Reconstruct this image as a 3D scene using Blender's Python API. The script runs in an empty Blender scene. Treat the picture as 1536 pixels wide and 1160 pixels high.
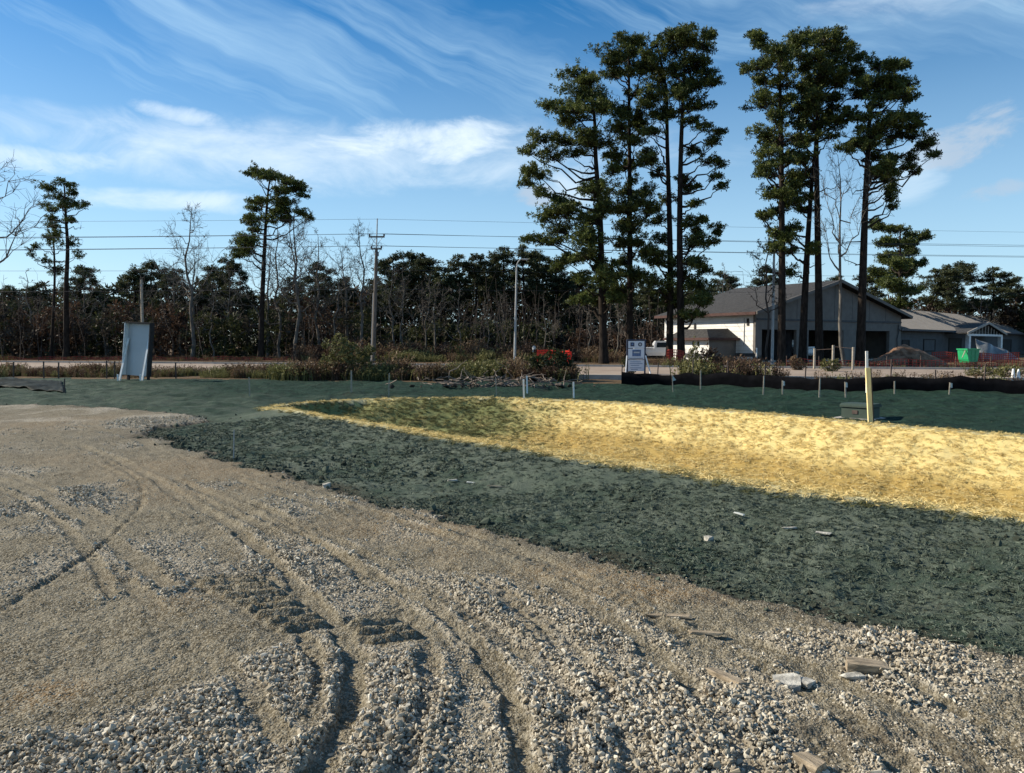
import bpy, math, random
import numpy as np
from mathutils import Vector, Matrix

S = bpy.context.scene
COL = S.collection
PI = math.pi
R = math.radians

# ------------------------------------------------------------------ camera
CAM_H = 1.6
F_PX = 1160.0                      # focal length in pixels of a 1536 px wide frame
PITCH = math.atan(65 / F_PX)       # tilted slightly down
cd = bpy.data.cameras.new('camera')
cd.sensor_fit = 'HORIZONTAL'
cd.sensor_width = 36.0
cd.lens = 36.0 * F_PX / 1536.0
cd.clip_start = 0.1
cd.clip_end = 9000
cam = bpy.data.objects.new('camera', cd)
cam.location = (0, 0, CAM_H)
cam.rotation_euler = (PI / 2 - PITCH, 0, 0)
COL.objects.link(cam)
S.camera = cam

# ------------------------------------------------------------------ sun, sky, exposure
SUN_DIR = Vector((-0.95, 0.26, 0.58)).normalized()      # towards the sun
SUN_EL = math.asin(SUN_DIR.z)
SUN_AZ = math.atan2(SUN_DIR.x, SUN_DIR.y)
SKY_STRENGTH = 0.079
SUN_STRENGTH = 5.0
sl = bpy.data.lights.new('sun', 'SUN')
sl.energy = SUN_STRENGTH
sl.angle = R(0.5)
sl.color = (1.0, 0.90, 0.74)
so = bpy.data.objects.new('sun', sl)
so.rotation_euler = SUN_DIR.to_track_quat('Z', 'Y').to_euler()
so.location = (-40, 0, 60)
COL.objects.link(so)

S.view_settings.view_transform = 'Standard'
S.view_settings.look = 'None'
S.view_settings.gamma = 1
S.view_settings.exposure = 0.64
S.view_settings.use_curve_mapping = False

W = bpy.data.worlds.new('World')
S.world = W
W.use_nodes = True
nt = W.node_tree
nt.nodes.clear()


class NG:
    """small helper to write node trees"""
    def __init__(self, tree):
        self.t = tree

    def n(self, typ, ins=None, **kw):
        nd = self.t.nodes.new(typ)
        for k, v in kw.items():
            setattr(nd, k, v)
        for k, v in (ins or {}).items():
            s = nd.inputs[k]
            if isinstance(v, bpy.types.NodeSocket):
                self.t.links.new(v, s)
            else:
                s.default_value = v
        return nd

    def math(self, op, a, b=0.0, c=None, clamp=False):
        ins = {0: a, 1: b}
        if c is not None:
            ins[2] = c
        return self.n('ShaderNodeMath', ins, operation=op, use_clamp=clamp).outputs[0]

    def smooth(self, v, lo, hi):
        nd = self.n('ShaderNodeMapRange', {'Value': v, 'From Min': lo, 'From Max': hi}, interpolation_type='SMOOTHSTEP')
        return nd.outputs['Result']

    def mix(self, f, a, b, blend='MIX'):
        nd = self.n('ShaderNodeMix', data_type='RGBA', blend_type=blend)
        for s, v in ((nd.inputs[0], f), (nd.inputs[6], a), (nd.inputs[7], b)):
            if isinstance(v, bpy.types.NodeSocket):
                self.t.links.new(v, s)
            else:
                s.default_value = v if isinstance(v, (int, float)) else (tuple(v) + (1,))[:4]
        return nd.outputs[2]

    def noise(self, vec, scale, detail=4, rough=0.55, dist=0.0):
        return self.n('ShaderNodeTexNoise', {'Vector': vec, 'Scale': scale, 'Detail': detail, 'Roughness': rough, 'Distortion': dist}).outputs[0]

    def attr(self, name):
        return self.n('ShaderNodeAttribute', attribute_name=name).outputs['Fac']

    def comb(self, x, y, z=0.0):
        return self.n('ShaderNodeCombineXYZ', {0: x, 1: y, 2: z}).outputs[0]


g = NG(nt)
sky = g.n('ShaderNodeTexSky', sky_type='NISHITA', sun_disc=False, sun_elevation=SUN_EL, sun_rotation=SUN_AZ,
          altitude=0, air_density=1.0, dust_density=0.35, ozone_density=4.0)
tc = g.n('ShaderNodeTexCoord').outputs['Generated']
sep = g.n('ShaderNodeSeparateXYZ', {0: tc})
dx, dy, dz = sep.outputs
az = g.math('ARCTAN2', dx, dy)                 # azimuth, 0 straight ahead
el = g.math('ARCSINE', dz)
# high cirrus veil: long streaks, all round the sky
ca, sa = math.cos(R(21)), math.sin(R(21))
u = g.math('ADD', g.math('MULTIPLY', az, ca), g.math('MULTIPLY', el, -sa))
v = g.math('ADD', g.math('MULTIPLY', az, sa), g.math('MULTIPLY', el, ca))
warp = g.noise(g.comb(az, el, 3.0), 3.0, 4)
st1 = g.noise(g.comb(g.math('MULTIPLY', u, 1.1), g.math('ADD', g.math('MULTIPLY', v, 13.0), g.math('MULTIPLY', warp, 1.1))), 1.6, 9, 0.64, 0.35)
st1 = g.smooth(st1, 0.38, 0.78)
big = g.smooth(g.noise(g.comb(az, el, 9.9), 2.2, 3), 0.30, 0.60)
cir = g.math('MULTIPLY', st1, big)
st2 = g.smooth(g.noise(g.comb(g.math('MULTIPLY', az, 2.0), g.math('MULTIPLY', el, 14.0), 1.0), 1.5, 6, 0.6, 0.3), 0.42, 0.72)
low = g.math('MULTIPLY', st2, g.math('SUBTRACT', 1.0, g.smooth(el, 0.10, 0.42)))
st3 = g.noise(g.comb(g.math('MULTIPLY', u, 0.8), g.math('ADD', g.math('MULTIPLY', v, 5.0), g.math('MULTIPLY', warp, 0.9)), 23.4), 1.5, 8, 0.55, 0.3)
st3 = g.math('MULTIPLY', g.smooth(st3, 0.36, 0.70), g.math('SUBTRACT', 1.0, g.math('MULTIPLY', g.smooth(el, 0.3, 0.8), 0.5)))
veil = g.math('MAXIMUM', g.math('ADD', g.math('MULTIPLY', cir, 0.34), g.math('MULTIPLY', st3, 0.34)), g.math('MULTIPLY', low, 0.50))
# milky air low over the horizon
milk = g.math('MULTIPLY', g.math('SUBTRACT', 1.0, g.smooth(el, -0.05, 0.50)), 0.68)
veil = g.math('MAXIMUM', veil, milk)


def cloud(ax, ex, ra, re, tilt, seed, lo, hi, scale=9.0):
    """a cloud bank with ragged edge round a direction (azimuth, elevation)"""
    da = g.math('SUBTRACT', az, ax)
    de = g.math('SUBTRACT', el, ex)
    c_, s_ = math.cos(tilt), math.sin(tilt)
    p = g.math('DIVIDE', g.math('ADD', g.math('MULTIPLY', da, c_), g.math('MULTIPLY', de, s_)), ra)
    q = g.math('DIVIDE', g.math('SUBTRACT', g.math('MULTIPLY', de, c_), g.math('MULTIPLY', da, s_)), re)
    rr = g.math('ADD', g.math('MULTIPLY', p, p), g.math('MULTIPLY', q, q))
    nz = g.noise(g.comb(g.math('MULTIPLY', az, 1.0), g.math('MULTIPLY', el, 2.2), seed), scale, 8, 0.62, 0.5)
    d = g.math('ADD', g.math('SUBTRACT', 1.0, rr), g.math('MULTIPLY', g.math('SUBTRACT', nz, 0.5), 3.4))
    return g.smooth(d, lo, hi)


def azel(px, py):
    return math.atan((px - 768) / F_PX), math.atan((515 - py) / math.hypot(F_PX, px - 768))


white = None
for (px, py, rx, ry, t, sd, lo, hi, amt) in (
        (470, 236, 560, 48, 0.02, 1.0, -0.3, 1.9, 0.66), (640, 216, 200, 34, 0.05, 9.0, 0.0, 1.4, 0.85),
        (285, 182, 75, 15, -0.1, 2.0, 0.0, 1.3, 0.6), (290, 305, 190, 18, 0.03, 4.0, 0.0, 1.4, 0.6),
        (60, 240, 130, 20, 0.0, 5.0, 0.0, 1.4, 0.6), (860, 285, 70, 46, 0.4, 6.0, 0.0, 1.5, 0.5),
        (1360, 262, 60, 40, 0.4, 12.0, 0.0, 1.4, 0.35), (1350, 20, 260, 40, -0.15, 14.0, 0.5, 2.0, 0.4)):
    ax, ex = azel(px, py)
    c = g.math('MULTIPLY', cloud(ax, ex, rx / F_PX, ry / F_PX, t, sd, lo, hi), amt)
    white = c if white is None else g.math('MAXIMUM', white, c)
grey = None
for (px, py, rx, ry, t, sd, lo, hi, amt) in (
        (800, 295, 42, 22, 0.1, 21.0, 0.2, 1.0, 0.75), (1430, 225, 90, 40, 0.45, 22.0, 0.3, 1.1, 0.75),
        (1490, 290, 60, 18, 0.1, 23.0, 0.4, 1.2, 0.55)):
    ax, ex = azel(px, py)
    c = g.math('MULTIPLY', cloud(ax, ex, rx / F_PX, ry / F_PX, t, sd, lo, hi, 12.0), amt)
    grey = c if grey is None else g.math('MAXIMUM', grey, c)

skyc = g.n('ShaderNodeHueSaturation', {'Color': sky.outputs[0], 'Saturation': 1.42, 'Value': 1.0, 'Hue': 0.5}).outputs[0]
above = g.smooth(el, -0.02, 0.03)
c1 = g.mix(g.math('MULTIPLY', veil, above), skyc, (5.4, 7.7, 9.3))
c2 = g.mix(white, c1, (8.0, 9.0, 9.7))
c3 = g.mix(grey, c2, (4.3, 5.2, 6.3))
bg = g.n('ShaderNodeBackground', {'Color': c3, 'Strength': SKY_STRENGTH})
wo = g.n('ShaderNodeOutputWorld', {'Surface': bg.outputs[0]})

# ------------------------------------------------------------------ helpers
CP, SP = math.cos(PITCH), math.sin(PITCH)


def ray(px, py):
    x, y, z = (px - 768) / F_PX, (580 - py) / F_PX, 1.0
    return np.array((x, z * CP + y * SP, y * CP - z * SP))


def at(px, py, z=0.0):
    """the point of the level z that is seen at this pixel of the photograph"""
    d = ray(px, py)
    t = (z - CAM_H) / d[2]
    return np.array((d[0] * t, d[1] * t, z))


def at_d(px, py, Y):
    """the point at distance Y that is seen at this pixel"""
    d = ray(px, py)
    t = Y / d[1]
    return np.array((d[0] * t, Y, CAM_H + d[2] * t))


_rt = np.random.default_rng(5).random((256, 256)).astype(np.float32)


def vnoise(x, y, seed=0):
    x = np.asarray(x, dtype=np.float64) + seed * 17.31
    y = np.asarray(y, dtype=np.float64) + seed * 9.77
    xi = np.floor(x).astype(np.int64)
    yi = np.floor(y).astype(np.int64)
    fx = x - xi
    fy = y - yi
    fx = fx * fx * (3 - 2 * fx)
    fy = fy * fy * (3 - 2 * fy)
    a = _rt[xi & 255, yi & 255]; b = _rt[(xi + 1) & 255, yi & 255]
    c = _rt[xi & 255, (yi + 1) & 255]; d = _rt[(xi + 1) & 255, (yi + 1) & 255]
    return (a + (b - a) * fx) * (1 - fy) + (c + (d - c) * fx) * fy


def fbm(x, y, seed=0, octv=4, gain=0.5):
    s = 0; a = 1.0; t = 0
    x = np.asarray(x, dtype=np.float64); y = np.asarray(y, dtype=np.float64)
    for o in range(octv):
        s = s + a * vnoise(x * 2 ** o, y * 2 ** o, seed + o * 3)
        t += a
        a *= gain
    return s / t


def sstep(v, a, b):
    t = np.clip((v - a) / (b - a), 0, 1)
    return t * t * (3 - 2 * t)


def poly_dist(X, Y, pts, closed=False):
    """distance to a polyline, signed offset (left of travel positive), arc length of the nearest point"""
    pts = np.asarray(pts, dtype=np.float64)[:, :2]
    if closed:
        pts = np.vstack([pts, pts[:1]])
    best = np.full(X.shape, 1e18); sgn = np.zeros(X.shape); arc = np.zeros(X.shape)
    acc = 0.0
    for i in range(len(pts) - 1):
        ax, ay = pts[i]; bx, by = pts[i + 1]
        ux, uy = bx - ax, by - ay
        L = math.hypot(ux, uy)
        if L < 1e-9:
            continue
        t = np.clip(((X - ax) * ux + (Y - ay) * uy) / (L * L), 0, 1)
        ex = X - ax - t * ux; ey = Y - ay - t * uy
        d2 = ex * ex + ey * ey
        m = d2 < best
        best = np.where(m, d2, best)
        sgn = np.where(m, np.sign(ux * ey - uy * ex), sgn)
        arc = np.where(m, acc + t * L, arc)
        acc += L
    return np.sqrt(best), sgn, arc


def inside(X, Y, pts):
    pts = np.asarray(pts, dtype=np.float64)[:, :2]
    r = np.zeros(X.shape, dtype=bool)
    j = len(pts) - 1
    for i in range(len(pts)):
        xi, yi = pts[i]; xj, yj = pts[j]
        c = ((yi > Y) != (yj > Y)) & (X < (xj - xi) * (Y - yi) / ((yj - yi) + 1e-12) + xi)
        r ^= c
        j = i
    return r


def sd_poly(X, Y, pts):
    d = poly_dist(X, Y, pts, True)[0]
    return np.where(inside(X, Y, pts), -d, d)


def spline(pts, n=8):
    """Catmull-Rom through points"""
    P = np.asarray(pts, dtype=np.float64)
    P = np.vstack([2 * P[0] - P[1], P, 2 * P[-1] - P[-2]])
    out = []
    for i in range(1, len(P) - 2):
        for k in range(n):
            t = k / n
            a, b, c, d = P[i - 1], P[i], P[i + 1], P[i + 2]
            out.append(0.5 * (2 * b + (c - a) * t + (2 * a - 5 * b + 4 * c - d) * t * t + (3 * b - 3 * c + d - a) * t ** 3))
    out.append(P[-2])
    return np.array(out)


def mesh_from(name, V, faces, mats=(), smooth=False, attrs=None, matidx=None):
    """faces: list of int arrays (n, k)"""
    me = bpy.data.meshes.new(name)
    V = np.asarray(V, dtype=np.float32)
    faces = [np.asarray(f, dtype=np.int32) for f in faces if len(f)]
    me.vertices.add(len(V))
    me.vertices.foreach_set('co', V.ravel())
    if faces:
        loops = np.concatenate([f.ravel() for f in faces])
        tot = np.concatenate([np.full(len(f), f.shape[1], dtype=np.int32) for f in faces])
        start = np.concatenate([[0], np.cumsum(tot)[:-1]]).astype(np.int32)
        me.loops.add(len(loops))
        me.loops.foreach_set('vertex_index', loops)
        me.polygons.add(len(tot))
        me.polygons.foreach_set('loop_start', start)
        me.polygons.foreach_set('use_smooth', np.full(len(tot), bool(smooth)))
        if matidx is not None:
            me.polygons.foreach_set('material_index', np.asarray(matidx, dtype=np.int32))
    for k, a in (attrs or {}).items():
        a = np.asarray(a, dtype=np.float32)
        if a.ndim == 1:
            at_ = me.attributes.new(k, 'FLOAT', 'POINT')
            at_.data.foreach_set('value', a)
        else:
            at_ = me.attributes.new(k, 'FLOAT_VECTOR', 'POINT')
            at_.data.foreach_set('vector', a.ravel())
    for m in (mats if isinstance(mats, (list, tuple)) else [mats]):
        me.materials.append(m)
    me.update(calc_edges=True)
    return me


def link(name, me, parent=None, loc=None, rot=None):
    o = bpy.data.objects.new(name, me)
    COL.objects.link(o)
    if parent is not None:
        o.parent = parent
    if loc is not None:
        o.location = [float(c) for c in loc]
    if rot is not None:
        o.rotation_euler = rot
    return o


def tag(o, label=None, cat=None, group=None, kind=None):
    if label: o['label'] = label
    if cat: o['category'] = cat
    if group: o['group'] = group
    if kind: o['kind'] = kind
    return o


def thing(name, label, cat, loc=(0, 0, 0), rotz=0.0, group=None):
    o = bpy.data.objects.new(name, None)
    COL.objects.link(o)
    o.empty_display_size = 0.3
    o.location = [float(c) for c in loc]
    o.rotation_euler = (0, 0, rotz)
    return tag(o, label, cat, group)


class MB:
    """collects boxes, prisms and tubes into one mesh"""
    def __init__(self):
        self.V = []; self.F = {}; self.n = 0

    def add(self, V, F):
        V = np.asarray(V, dtype=np.float64)
        for f in F:
            f = [i + self.n for i in f]
            self.F.setdefault(len(f), []).append(f)
        self.V.append(V); self.n += len(V)
        return self

    def box(self, c, s, rz=0.0, M=None, bev=0.0):
        x, y, z = s[0] / 2, s[1] / 2, s[2] / 2
        if bev <= 0:
            P = np.array([(-x, -y, -z), (x, -y, -z), (x, y, -z), (-x, y, -z), (-x, -y, z), (x, -y, z), (x, y, z), (-x, y, z)])
            F = [(0, 3, 2, 1), (4, 5, 6, 7), (0, 1, 5, 4), (1, 2, 6, 5), (2, 3, 7, 6), (3, 0, 4, 7)]
        else:
            b = min(bev, x * .9, y * .9, z * .9)
            P = []
            for zz, ins in ((-z, b), (-z + b, 0), (z - b, 0), (z, b)):
                for (sx, sy) in ((-1, -1), (1, -1), (1, 1), (-1, 1)):
                    P.append((sx * (x - ins), sy * (y - ins), zz))
            P = np.array(P)
            F = [(3, 2, 1, 0), (12, 13, 14, 15)]
            for l in range(3):
                for k in range(4):
                    F.append((l * 4 + k, l * 4 + (k + 1) % 4, l * 4 + 4 + (k + 1) % 4, l * 4 + 4 + k))
        if rz:
            cc, ss = math.cos(rz), math.sin(rz)
            P = P @ np.array([(cc, ss, 0), (-ss, cc, 0), (0, 0, 1)])
        if M is not None:
            P = P @ np.array(M.to_3x3()).T
        return self.add(P + np.asarray(c, dtype=np.float64), F)

    def bar(self, a, b, w, h=None, up=(0, 0, 1)):
        """a rectangular bar from a to b"""
        a = np.asarray(a, float); b = np.asarray(b, float); h = h or w
        t = b - a; L = np.linalg.norm(t); t /= L
        s = np.cross(t, up)
        if np.linalg.norm(s) < 1e-4: s = np.cross(t, (0, 1, 0))
        s /= np.linalg.norm(s); n = np.cross(s, t)
        P = []
        for p in (a, b):
            for (i, j) in ((-1, -1), (1, -1), (1, 1), (-1, 1)):
                P.append(p + s * i * w / 2 + n * j * h / 2)
        return self.add(P, [(3, 2, 1, 0), (4, 5, 6, 7), (0, 1, 5, 4), (1, 2, 6, 5), (2, 3, 7, 6), (3, 0, 4, 7)])

    def tube(self, pts, rad, n=8, caps=True):
        V, F = tubes(np.asarray(pts, float)[None], np.asarray(rad, float)[None] if not np.isscalar(rad) else np.full((1, len(pts)), rad), n)
        F = [tuple(f) for f in F]
        if caps:
            F.append(tuple(range(n))[::-1]); m = len(V)
            F.append(tuple(range(m - n, m)))
        return self.add(V, F)

    def prism(self, prof, y0, y1, axes=(0, 2, 1)):
        """extrude a profile (in two axes) along the third"""
        n = len(prof); P = []
        for y in (y0, y1):
            for (a, b) in prof:
                q = [0, 0, 0]; q[axes[0]] = a; q[axes[1]] = b; q[axes[2]] = y
                P.append(q)
        F = [tuple(range(n)), tuple(range(2 * n - 1, n - 1, -1))]
        for k in range(n):
            F.append((k, n + k, n + (k + 1) % n, (k + 1) % n))
        return self.add(P, F)

    def lathe(self, prof, n=16, c=(0, 0, 0)):
        P = []; F = []
        for (r_, z) in prof:
            for k in range(n):
                a = 2 * PI * k / n
                P.append((c[0] + r_ * math.cos(a), c[1] + r_ * math.sin(a), c[2] + z))
        for l in range(len(prof) - 1):
            for k in range(n):
                F.append((l * n + k, l * n + (k + 1) % n, (l + 1) * n + (k + 1) % n, (l + 1) * n + k))
        F.append(tuple(range(n))[::-1]); m = len(P)
        F.append(tuple(range(m - n, m)))
        return self.add(P, F)

    def build(self, name, mat, parent=None, loc=None, rot=None, smooth=False, fix=True):
        V = np.vstack(self.V)
        me = mesh_from(name, V, [np.array(f) for f in self.F.values()], mat, smooth)
        if fix:
            import bmesh
            bm = bmesh.new(); bm.from_mesh(me)
            bmesh.ops.recalc_face_normals(bm, faces=bm.faces)
            bm.to_mesh(me); bm.free()
        return link(name, me, parent, loc, rot)


def tubes(P, RAD, n=4):
    """P (N, m, 3) polylines, RAD (N, m): tapered tubes"""
    P = np.asarray(P, float); N, m, _ = P.shape
    T = np.gradient(P, axis=1)
    T /= np.linalg.norm(T, axis=2, keepdims=True) + 1e-12
    ref = np.where(np.abs(T[:, :, 2:3]) > 0.9, np.array((1.0, 0, 0)), np.array((0, 0, 1.0)))
    ref = np.broadcast_to(ref[:, m // 2:m // 2 + 1], T.shape)
    A = np.cross(T, ref); A /= np.linalg.norm(A, axis=2, keepdims=True) + 1e-12
    B = np.cross(T, A)
    ang = np.arange(n) * 2 * PI / n
    ring = A[:, :, None] * np.cos(ang)[None, None, :, None] + B[:, :, None] * np.sin(ang)[None, None, :, None]
    V = P[:, :, None] + ring * RAD[:, :, None, None]
    idx = np.arange(N * m * n).reshape(N, m, n)
    a = idx[:, :-1]; b = idx[:, 1:]
    F = np.stack([a, np.roll(a, -1, 2), np.roll(b, -1, 2), b], axis=-1).reshape(-1, 4)
    return V.reshape(-1, 3), F


# ------------------------------------------------------------------ materials
def new_mat(name):
    m = bpy.data.materials.new(name)
    m.use_nodes = True
    m.node_tree.nodes.clear()
    return m, NG(m.node_tree)


def finish(k, color, rough=0.9, normal=None, spec=0.3, metal=0.0, **extra):
    ins = {'Base Color': color if isinstance(color, bpy.types.NodeSocket) else (tuple(color) + (1,))[:4], 'Roughness': rough, 'Metallic': metal, 'Specular IOR Level': spec}
    ins.update(extra)
    if normal is not None: ins['Normal'] = normal
    b = k.n('ShaderNodeBsdfPrincipled', ins)
    k.n('ShaderNodeOutputMaterial', {'Surface': b.outputs[0]})
    return b


def M(name, base, var=0.25, scale=6.0, rough=0.85, bump=0.0, bscale=30.0, spec=0.3, metal=0.0, second=None, stretch=None, wear=None):
    """a surface with mottled colour, optional second tone, grain relief and wear stains"""
    m, k = new_mat(name)
    co = k.n('ShaderNodeTexCoord').outputs['Object']
    if stretch:
        co = k.n('ShaderNodeMapping', {'Vector': co, 'Scale': stretch}).outputs[0]
    nz = k.noise(co, scale, 6, 0.6)
    a = tuple(c * (1 - var) for c in base); b = tuple(min(1, c * (1 + var)) for c in (second or base))
    col = k.mix(k.smooth(nz, 0.3, 0.7), a, b)
    if wear:
        col = k.mix(k.math('MULTIPLY', k.smooth(k.noise(co, scale * 0.37, 5, 0.7), 0.52, 0.7), 0.7), col, wear)
    nrm = None
    if bump:
        nrm = k.n('ShaderNodeBump', {'Strength': min(1, bump), 'Distance': 0.01 * max(1, bump), 'Height': k.noise(co, bscale, 5, 0.6)}).outputs[0]
    finish(k, col, rough, nrm, spec, metal)
    return m


MAT = {}
MAT['bark'] = M('pine_bark', (0.028, 0.022, 0.018), 0.5, 3.0, 0.95, 0.8, 9.0, 0.1, stretch=(2.5, 2.5, 0.7))
MAT['bare_bark'] = M('grey_bark', (0.125, 0.112, 0.096), 0.45, 2.0, 0.95, 0.5, 12.0, 0.1, stretch=(2, 2, .6))
MAT['dark_bark'] = M('dark_grey_bark', (0.075, 0.062, 0.054), 0.45, 2.0, 0.95, 0.5, 12.0, 0.1, stretch=(2, 2, .6))
MAT['white_wall'] = M('white_wall_boards', (0.78, 0.77, 0.74), 0.06, 1.2, 0.7, wear=(0.62, 0.60, 0.55))
MAT['grey_wall'] = M('grey_sheathing', (0.165, 0.150, 0.135), 0.12, 1.5, 0.85, wear=(0.125, 0.115, 0.105))
MAT['slate_wall'] = M('slate_blue_wrap', (0.075, 0.080, 0.085), 0.12, 1.5, 0.8)
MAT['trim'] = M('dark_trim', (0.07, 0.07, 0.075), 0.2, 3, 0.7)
MAT['shingle'] = M('dark_shingles', (0.042, 0.040, 0.038), 0.4, 5.0, 0.9, 0.6, 20)
MAT['metal_roof'] = M('grey_metal_roof', (0.20, 0.19, 0.18), 0.08, 0.8, 0.6, metal=0.0, spec=0.35)
MAT['fascia'] = M('brown_red_fascia', (0.075, 0.040, 0.036), 0.2, 3)
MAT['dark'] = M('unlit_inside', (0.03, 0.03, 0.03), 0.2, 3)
MAT['concrete'] = M('concrete', (0.36, 0.33, 0.29), 0.15, 3, 0.9, 0.3, 20)
MAT['white_paint'] = M('white_paint', (0.78, 0.78, 0.76), 0.06, 4, 0.5, wear=(0.6, 0.57, 0.5))
MAT['galv'] = M('galvanised_steel', (0.38, 0.39, 0.39), 0.15, 3, 0.55, metal=0.3)
MAT['grey_pole'] = M('weathered_pole_wood', (0.13, 0.112, 0.095), 0.35, 4, 0.9, 0.5, 20, stretch=(3, 3, .5))
MAT['wire'] = M('dull_wire', (0.06, 0.06, 0.065), 0.1, 3, 0.6)
MAT['ceramic'] = M('insulator_ceramic', (0.10, 0.10, 0.11), 0.2, 3, 0.3)
MAT['lath'] = M('weathered_lath', (0.34, 0.30, 0.24), 0.25, 9, 0.9)
MAT['steel'] = M('rusty_post_steel', (0.085, 0.06, 0.05), 0.3, 8, 0.7)
MAT['yellow_wood'] = M('pale_yellow_pine', (0.72, 0.60, 0.30), 0.12, 7, 0.75, 0.4, 40, stretch=(4, 4, .5))
MAT['silt'] = M('black_silt_fabric', (0.006, 0.006, 0.007), 0.3, 4, 1.0, spec=0.03)
MAT['orange_mesh'] = M('orange_safety_mesh', (0.70, 0.04, 0.02), 0.15, 3, 0.6)
MAT['dark_orange'] = M('dark_red_mesh', (0.30, 0.045, 0.03), 0.25, 3, 0.7)
MAT['panel'] = M('sign_back_aluminium', (0.46, 0.46, 0.46), 0.06, 1.0, 0.4, metal=0.1, spec=0.4)
MAT['frame'] = M('black_painted_timber', (0.02, 0.018, 0.018), 0.3, 8, 0.7)
MAT['box_green'] = M('utility_green_paint', (0.040, 0.060, 0.046), 0.12, 4, 0.6, wear=(0.07, 0.08, 0.055))
MAT['hopper'] = M('hopper_green_paint', (0.02, 0.33, 0.13), 0.15, 4, 0.35, spec=0.5, wear=(0.05, 0.18, 0.08))
MAT['glass'] = M('dark_glass', (0.02, 0.025, 0.03), 0.1, 3, 0.08, spec=0.6)
MAT['car_white'] = M('white_car_paint', (0.75, 0.75, 0.75), 0.03, 2, 0.25, spec=0.5)
MAT['tyre'] = M('tyre_rubber', (0.02, 0.02, 0.02), 0.2, 8)
MAT['rim'] = M('wheel_rim', (0.45, 0.45, 0.46), 0.1, 6, 0.35, metal=0.6)
MAT['red_lamp'] = M('red_lens', (0.35, 0.02, 0.02), 0.1, 6, 0.2)
MAT['plastic'] = M('grey_plastic_sheet', (0.15, 0.16, 0.165), 0.15, 3, 0.35, 0.4, 6, spec=0.5)
MAT['blackfilm'] = M('black_plastic_film', (0.010, 0.016, 0.014), 0.2, 2, 0.75, 0.5, 5, spec=0.08)
MAT['soil'] = M('red_brown_soil', (0.17, 0.085, 0.045), 0.35, 2.5, 0.95, 1.0, 9, second=(0.22, 0.13, 0.08))
MAT['chunk'] = M('broken_timber', (0.30, 0.24, 0.165), 0.5, 14, 0.9, 0.8, 40, stretch=(.6, 3, 3))
MAT['chunk_grey'] = M('pale_concrete_rubble', (0.36, 0.345, 0.30), 0.45, 16, 0.95, 0.9, 45)
MAT['paper'] = M('white_litter', (0.48, 0.50, 0.47), 0.1, 8, 0.7)
MAT['blue_print'] = M('blue_printed_picture', (0.10, 0.15, 0.26), 0.35, 6, 0.5)
MAT['navy'] = M('navy_print', (0.03, 0.04, 0.07), 0.2, 4, 0.5)
MAT['sign_white'] = M('white_sign_face', (0.62, 0.64, 0.68), 0.05, 2, 0.5)
MAT['brushwood'] = M('grey_brushwood', (0.20, 0.16, 0.13), 0.4, 5, 0.95)


def leaf_mat(name, dark, light, trans=0.25):
    m, k = new_mat(name)
    t = k.attr('tint')
    rnd = k.n('ShaderNodeObjectInfo').outputs['Random']
    col = k.mix(t, dark, light)
    col = k.n('ShaderNodeHueSaturation', {'Color': col, 'Hue': 0.5, 'Saturation': 1.0, 'Value': k.math('MULTIPLY_ADD', rnd, 0.3, 0.85)}).outputs[0]
    d = k.n('ShaderNodeBsdfDiffuse', {'Color': col})
    tr = k.n('ShaderNodeBsdfTranslucent', {'Color': col})
    gl = k.n('ShaderNodeBsdfGlossy', {'Color': (0.6, 0.6, 0.6, 1), 'Roughness': 0.55})
    mx = k.n('ShaderNodeMixShader', {0: trans, 1: d.outputs[0], 2: tr.outputs[0]})
    mx2 = k.n('ShaderNodeMixShader', {0: 0.03, 1: mx.outputs[0], 2: gl.outputs[0]})
    k.n('ShaderNodeOutputMaterial', {'Surface': mx2.outputs[0]})
    return m


MAT['needles'] = leaf_mat('pine_needles', (0.016, 0.030, 0.010), (0.140, 0.165, 0.036))
MAT['needles_far'] = leaf_mat('far_pine_needles', (0.020, 0.030, 0.015), (0.085, 0.092, 0.036))
MAT['shrub_green'] = leaf_mat('dark_shrub_leaves', (0.020, 0.028, 0.012), (0.060, 0.065, 0.022))
MAT['shrub_brown'] = leaf_mat('brown_leaves', (0.032, 0.028, 0.021), (0.085, 0.070, 0.050))
MAT['shrub_rust'] = leaf_mat('rust_leaves', (0.040, 0.026, 0.018), (0.090, 0.052, 0.032))
MAT['dry_weed'] = leaf_mat('dry_weeds', (0.070, 0.046, 0.028), (0.20, 0.135, 0.075))
MAT['olive_weed'] = leaf_mat('olive_weeds', (0.055, 0.058, 0.020), (0.20, 0.19, 0.07))
MAT['straw_bit'] = leaf_mat('straw_strands', (0.57, 0.43, 0.16), (0.77, 0.64, 0.31), 0.2)
MAT['mulch_bit'] = leaf_mat('green_mulch_fibres', (0.045, 0.064, 0.046), (0.12, 0.145, 0.108), 0.1)

# ------------------------------------------------------------------ the ground
EDGE_PX = [(1536, 992), (1450, 974), (1350, 953), (1250, 931), (1150, 905), (1050, 879), (950, 853), (850, 828), (760, 803),
           (700, 785), (640, 768), (560, 750), (490, 733), (400, 706), (330, 689), (265, 668), (215, 652)]
EDGE = [at(*p)[:2] for p in EDGE_PX]
YARD = np.array([(9.0, -4.0), (5.2, 1.2), (3.6, 2.9)] + [tuple(p) for p in spline(EDGE, 3)] +
                [tuple(at(*p)[:2]) for p in ((240, 640), (305, 632), (290, 623), (190, 614), (100, 609), (0, 607))] +
                [(-24, 21.5), (-60, 24), (-60, -40), (9, -40)])
NEAR_RIM = [at(x, y, 0.20)[:2] for (x, y) in ((1750, 806), (1536, 774), (1300, 746), (1100, 717), (1000, 701), (900, 689), (770, 668), (700, 658), (600, 641), (500, 625), (440, 614))]
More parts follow.
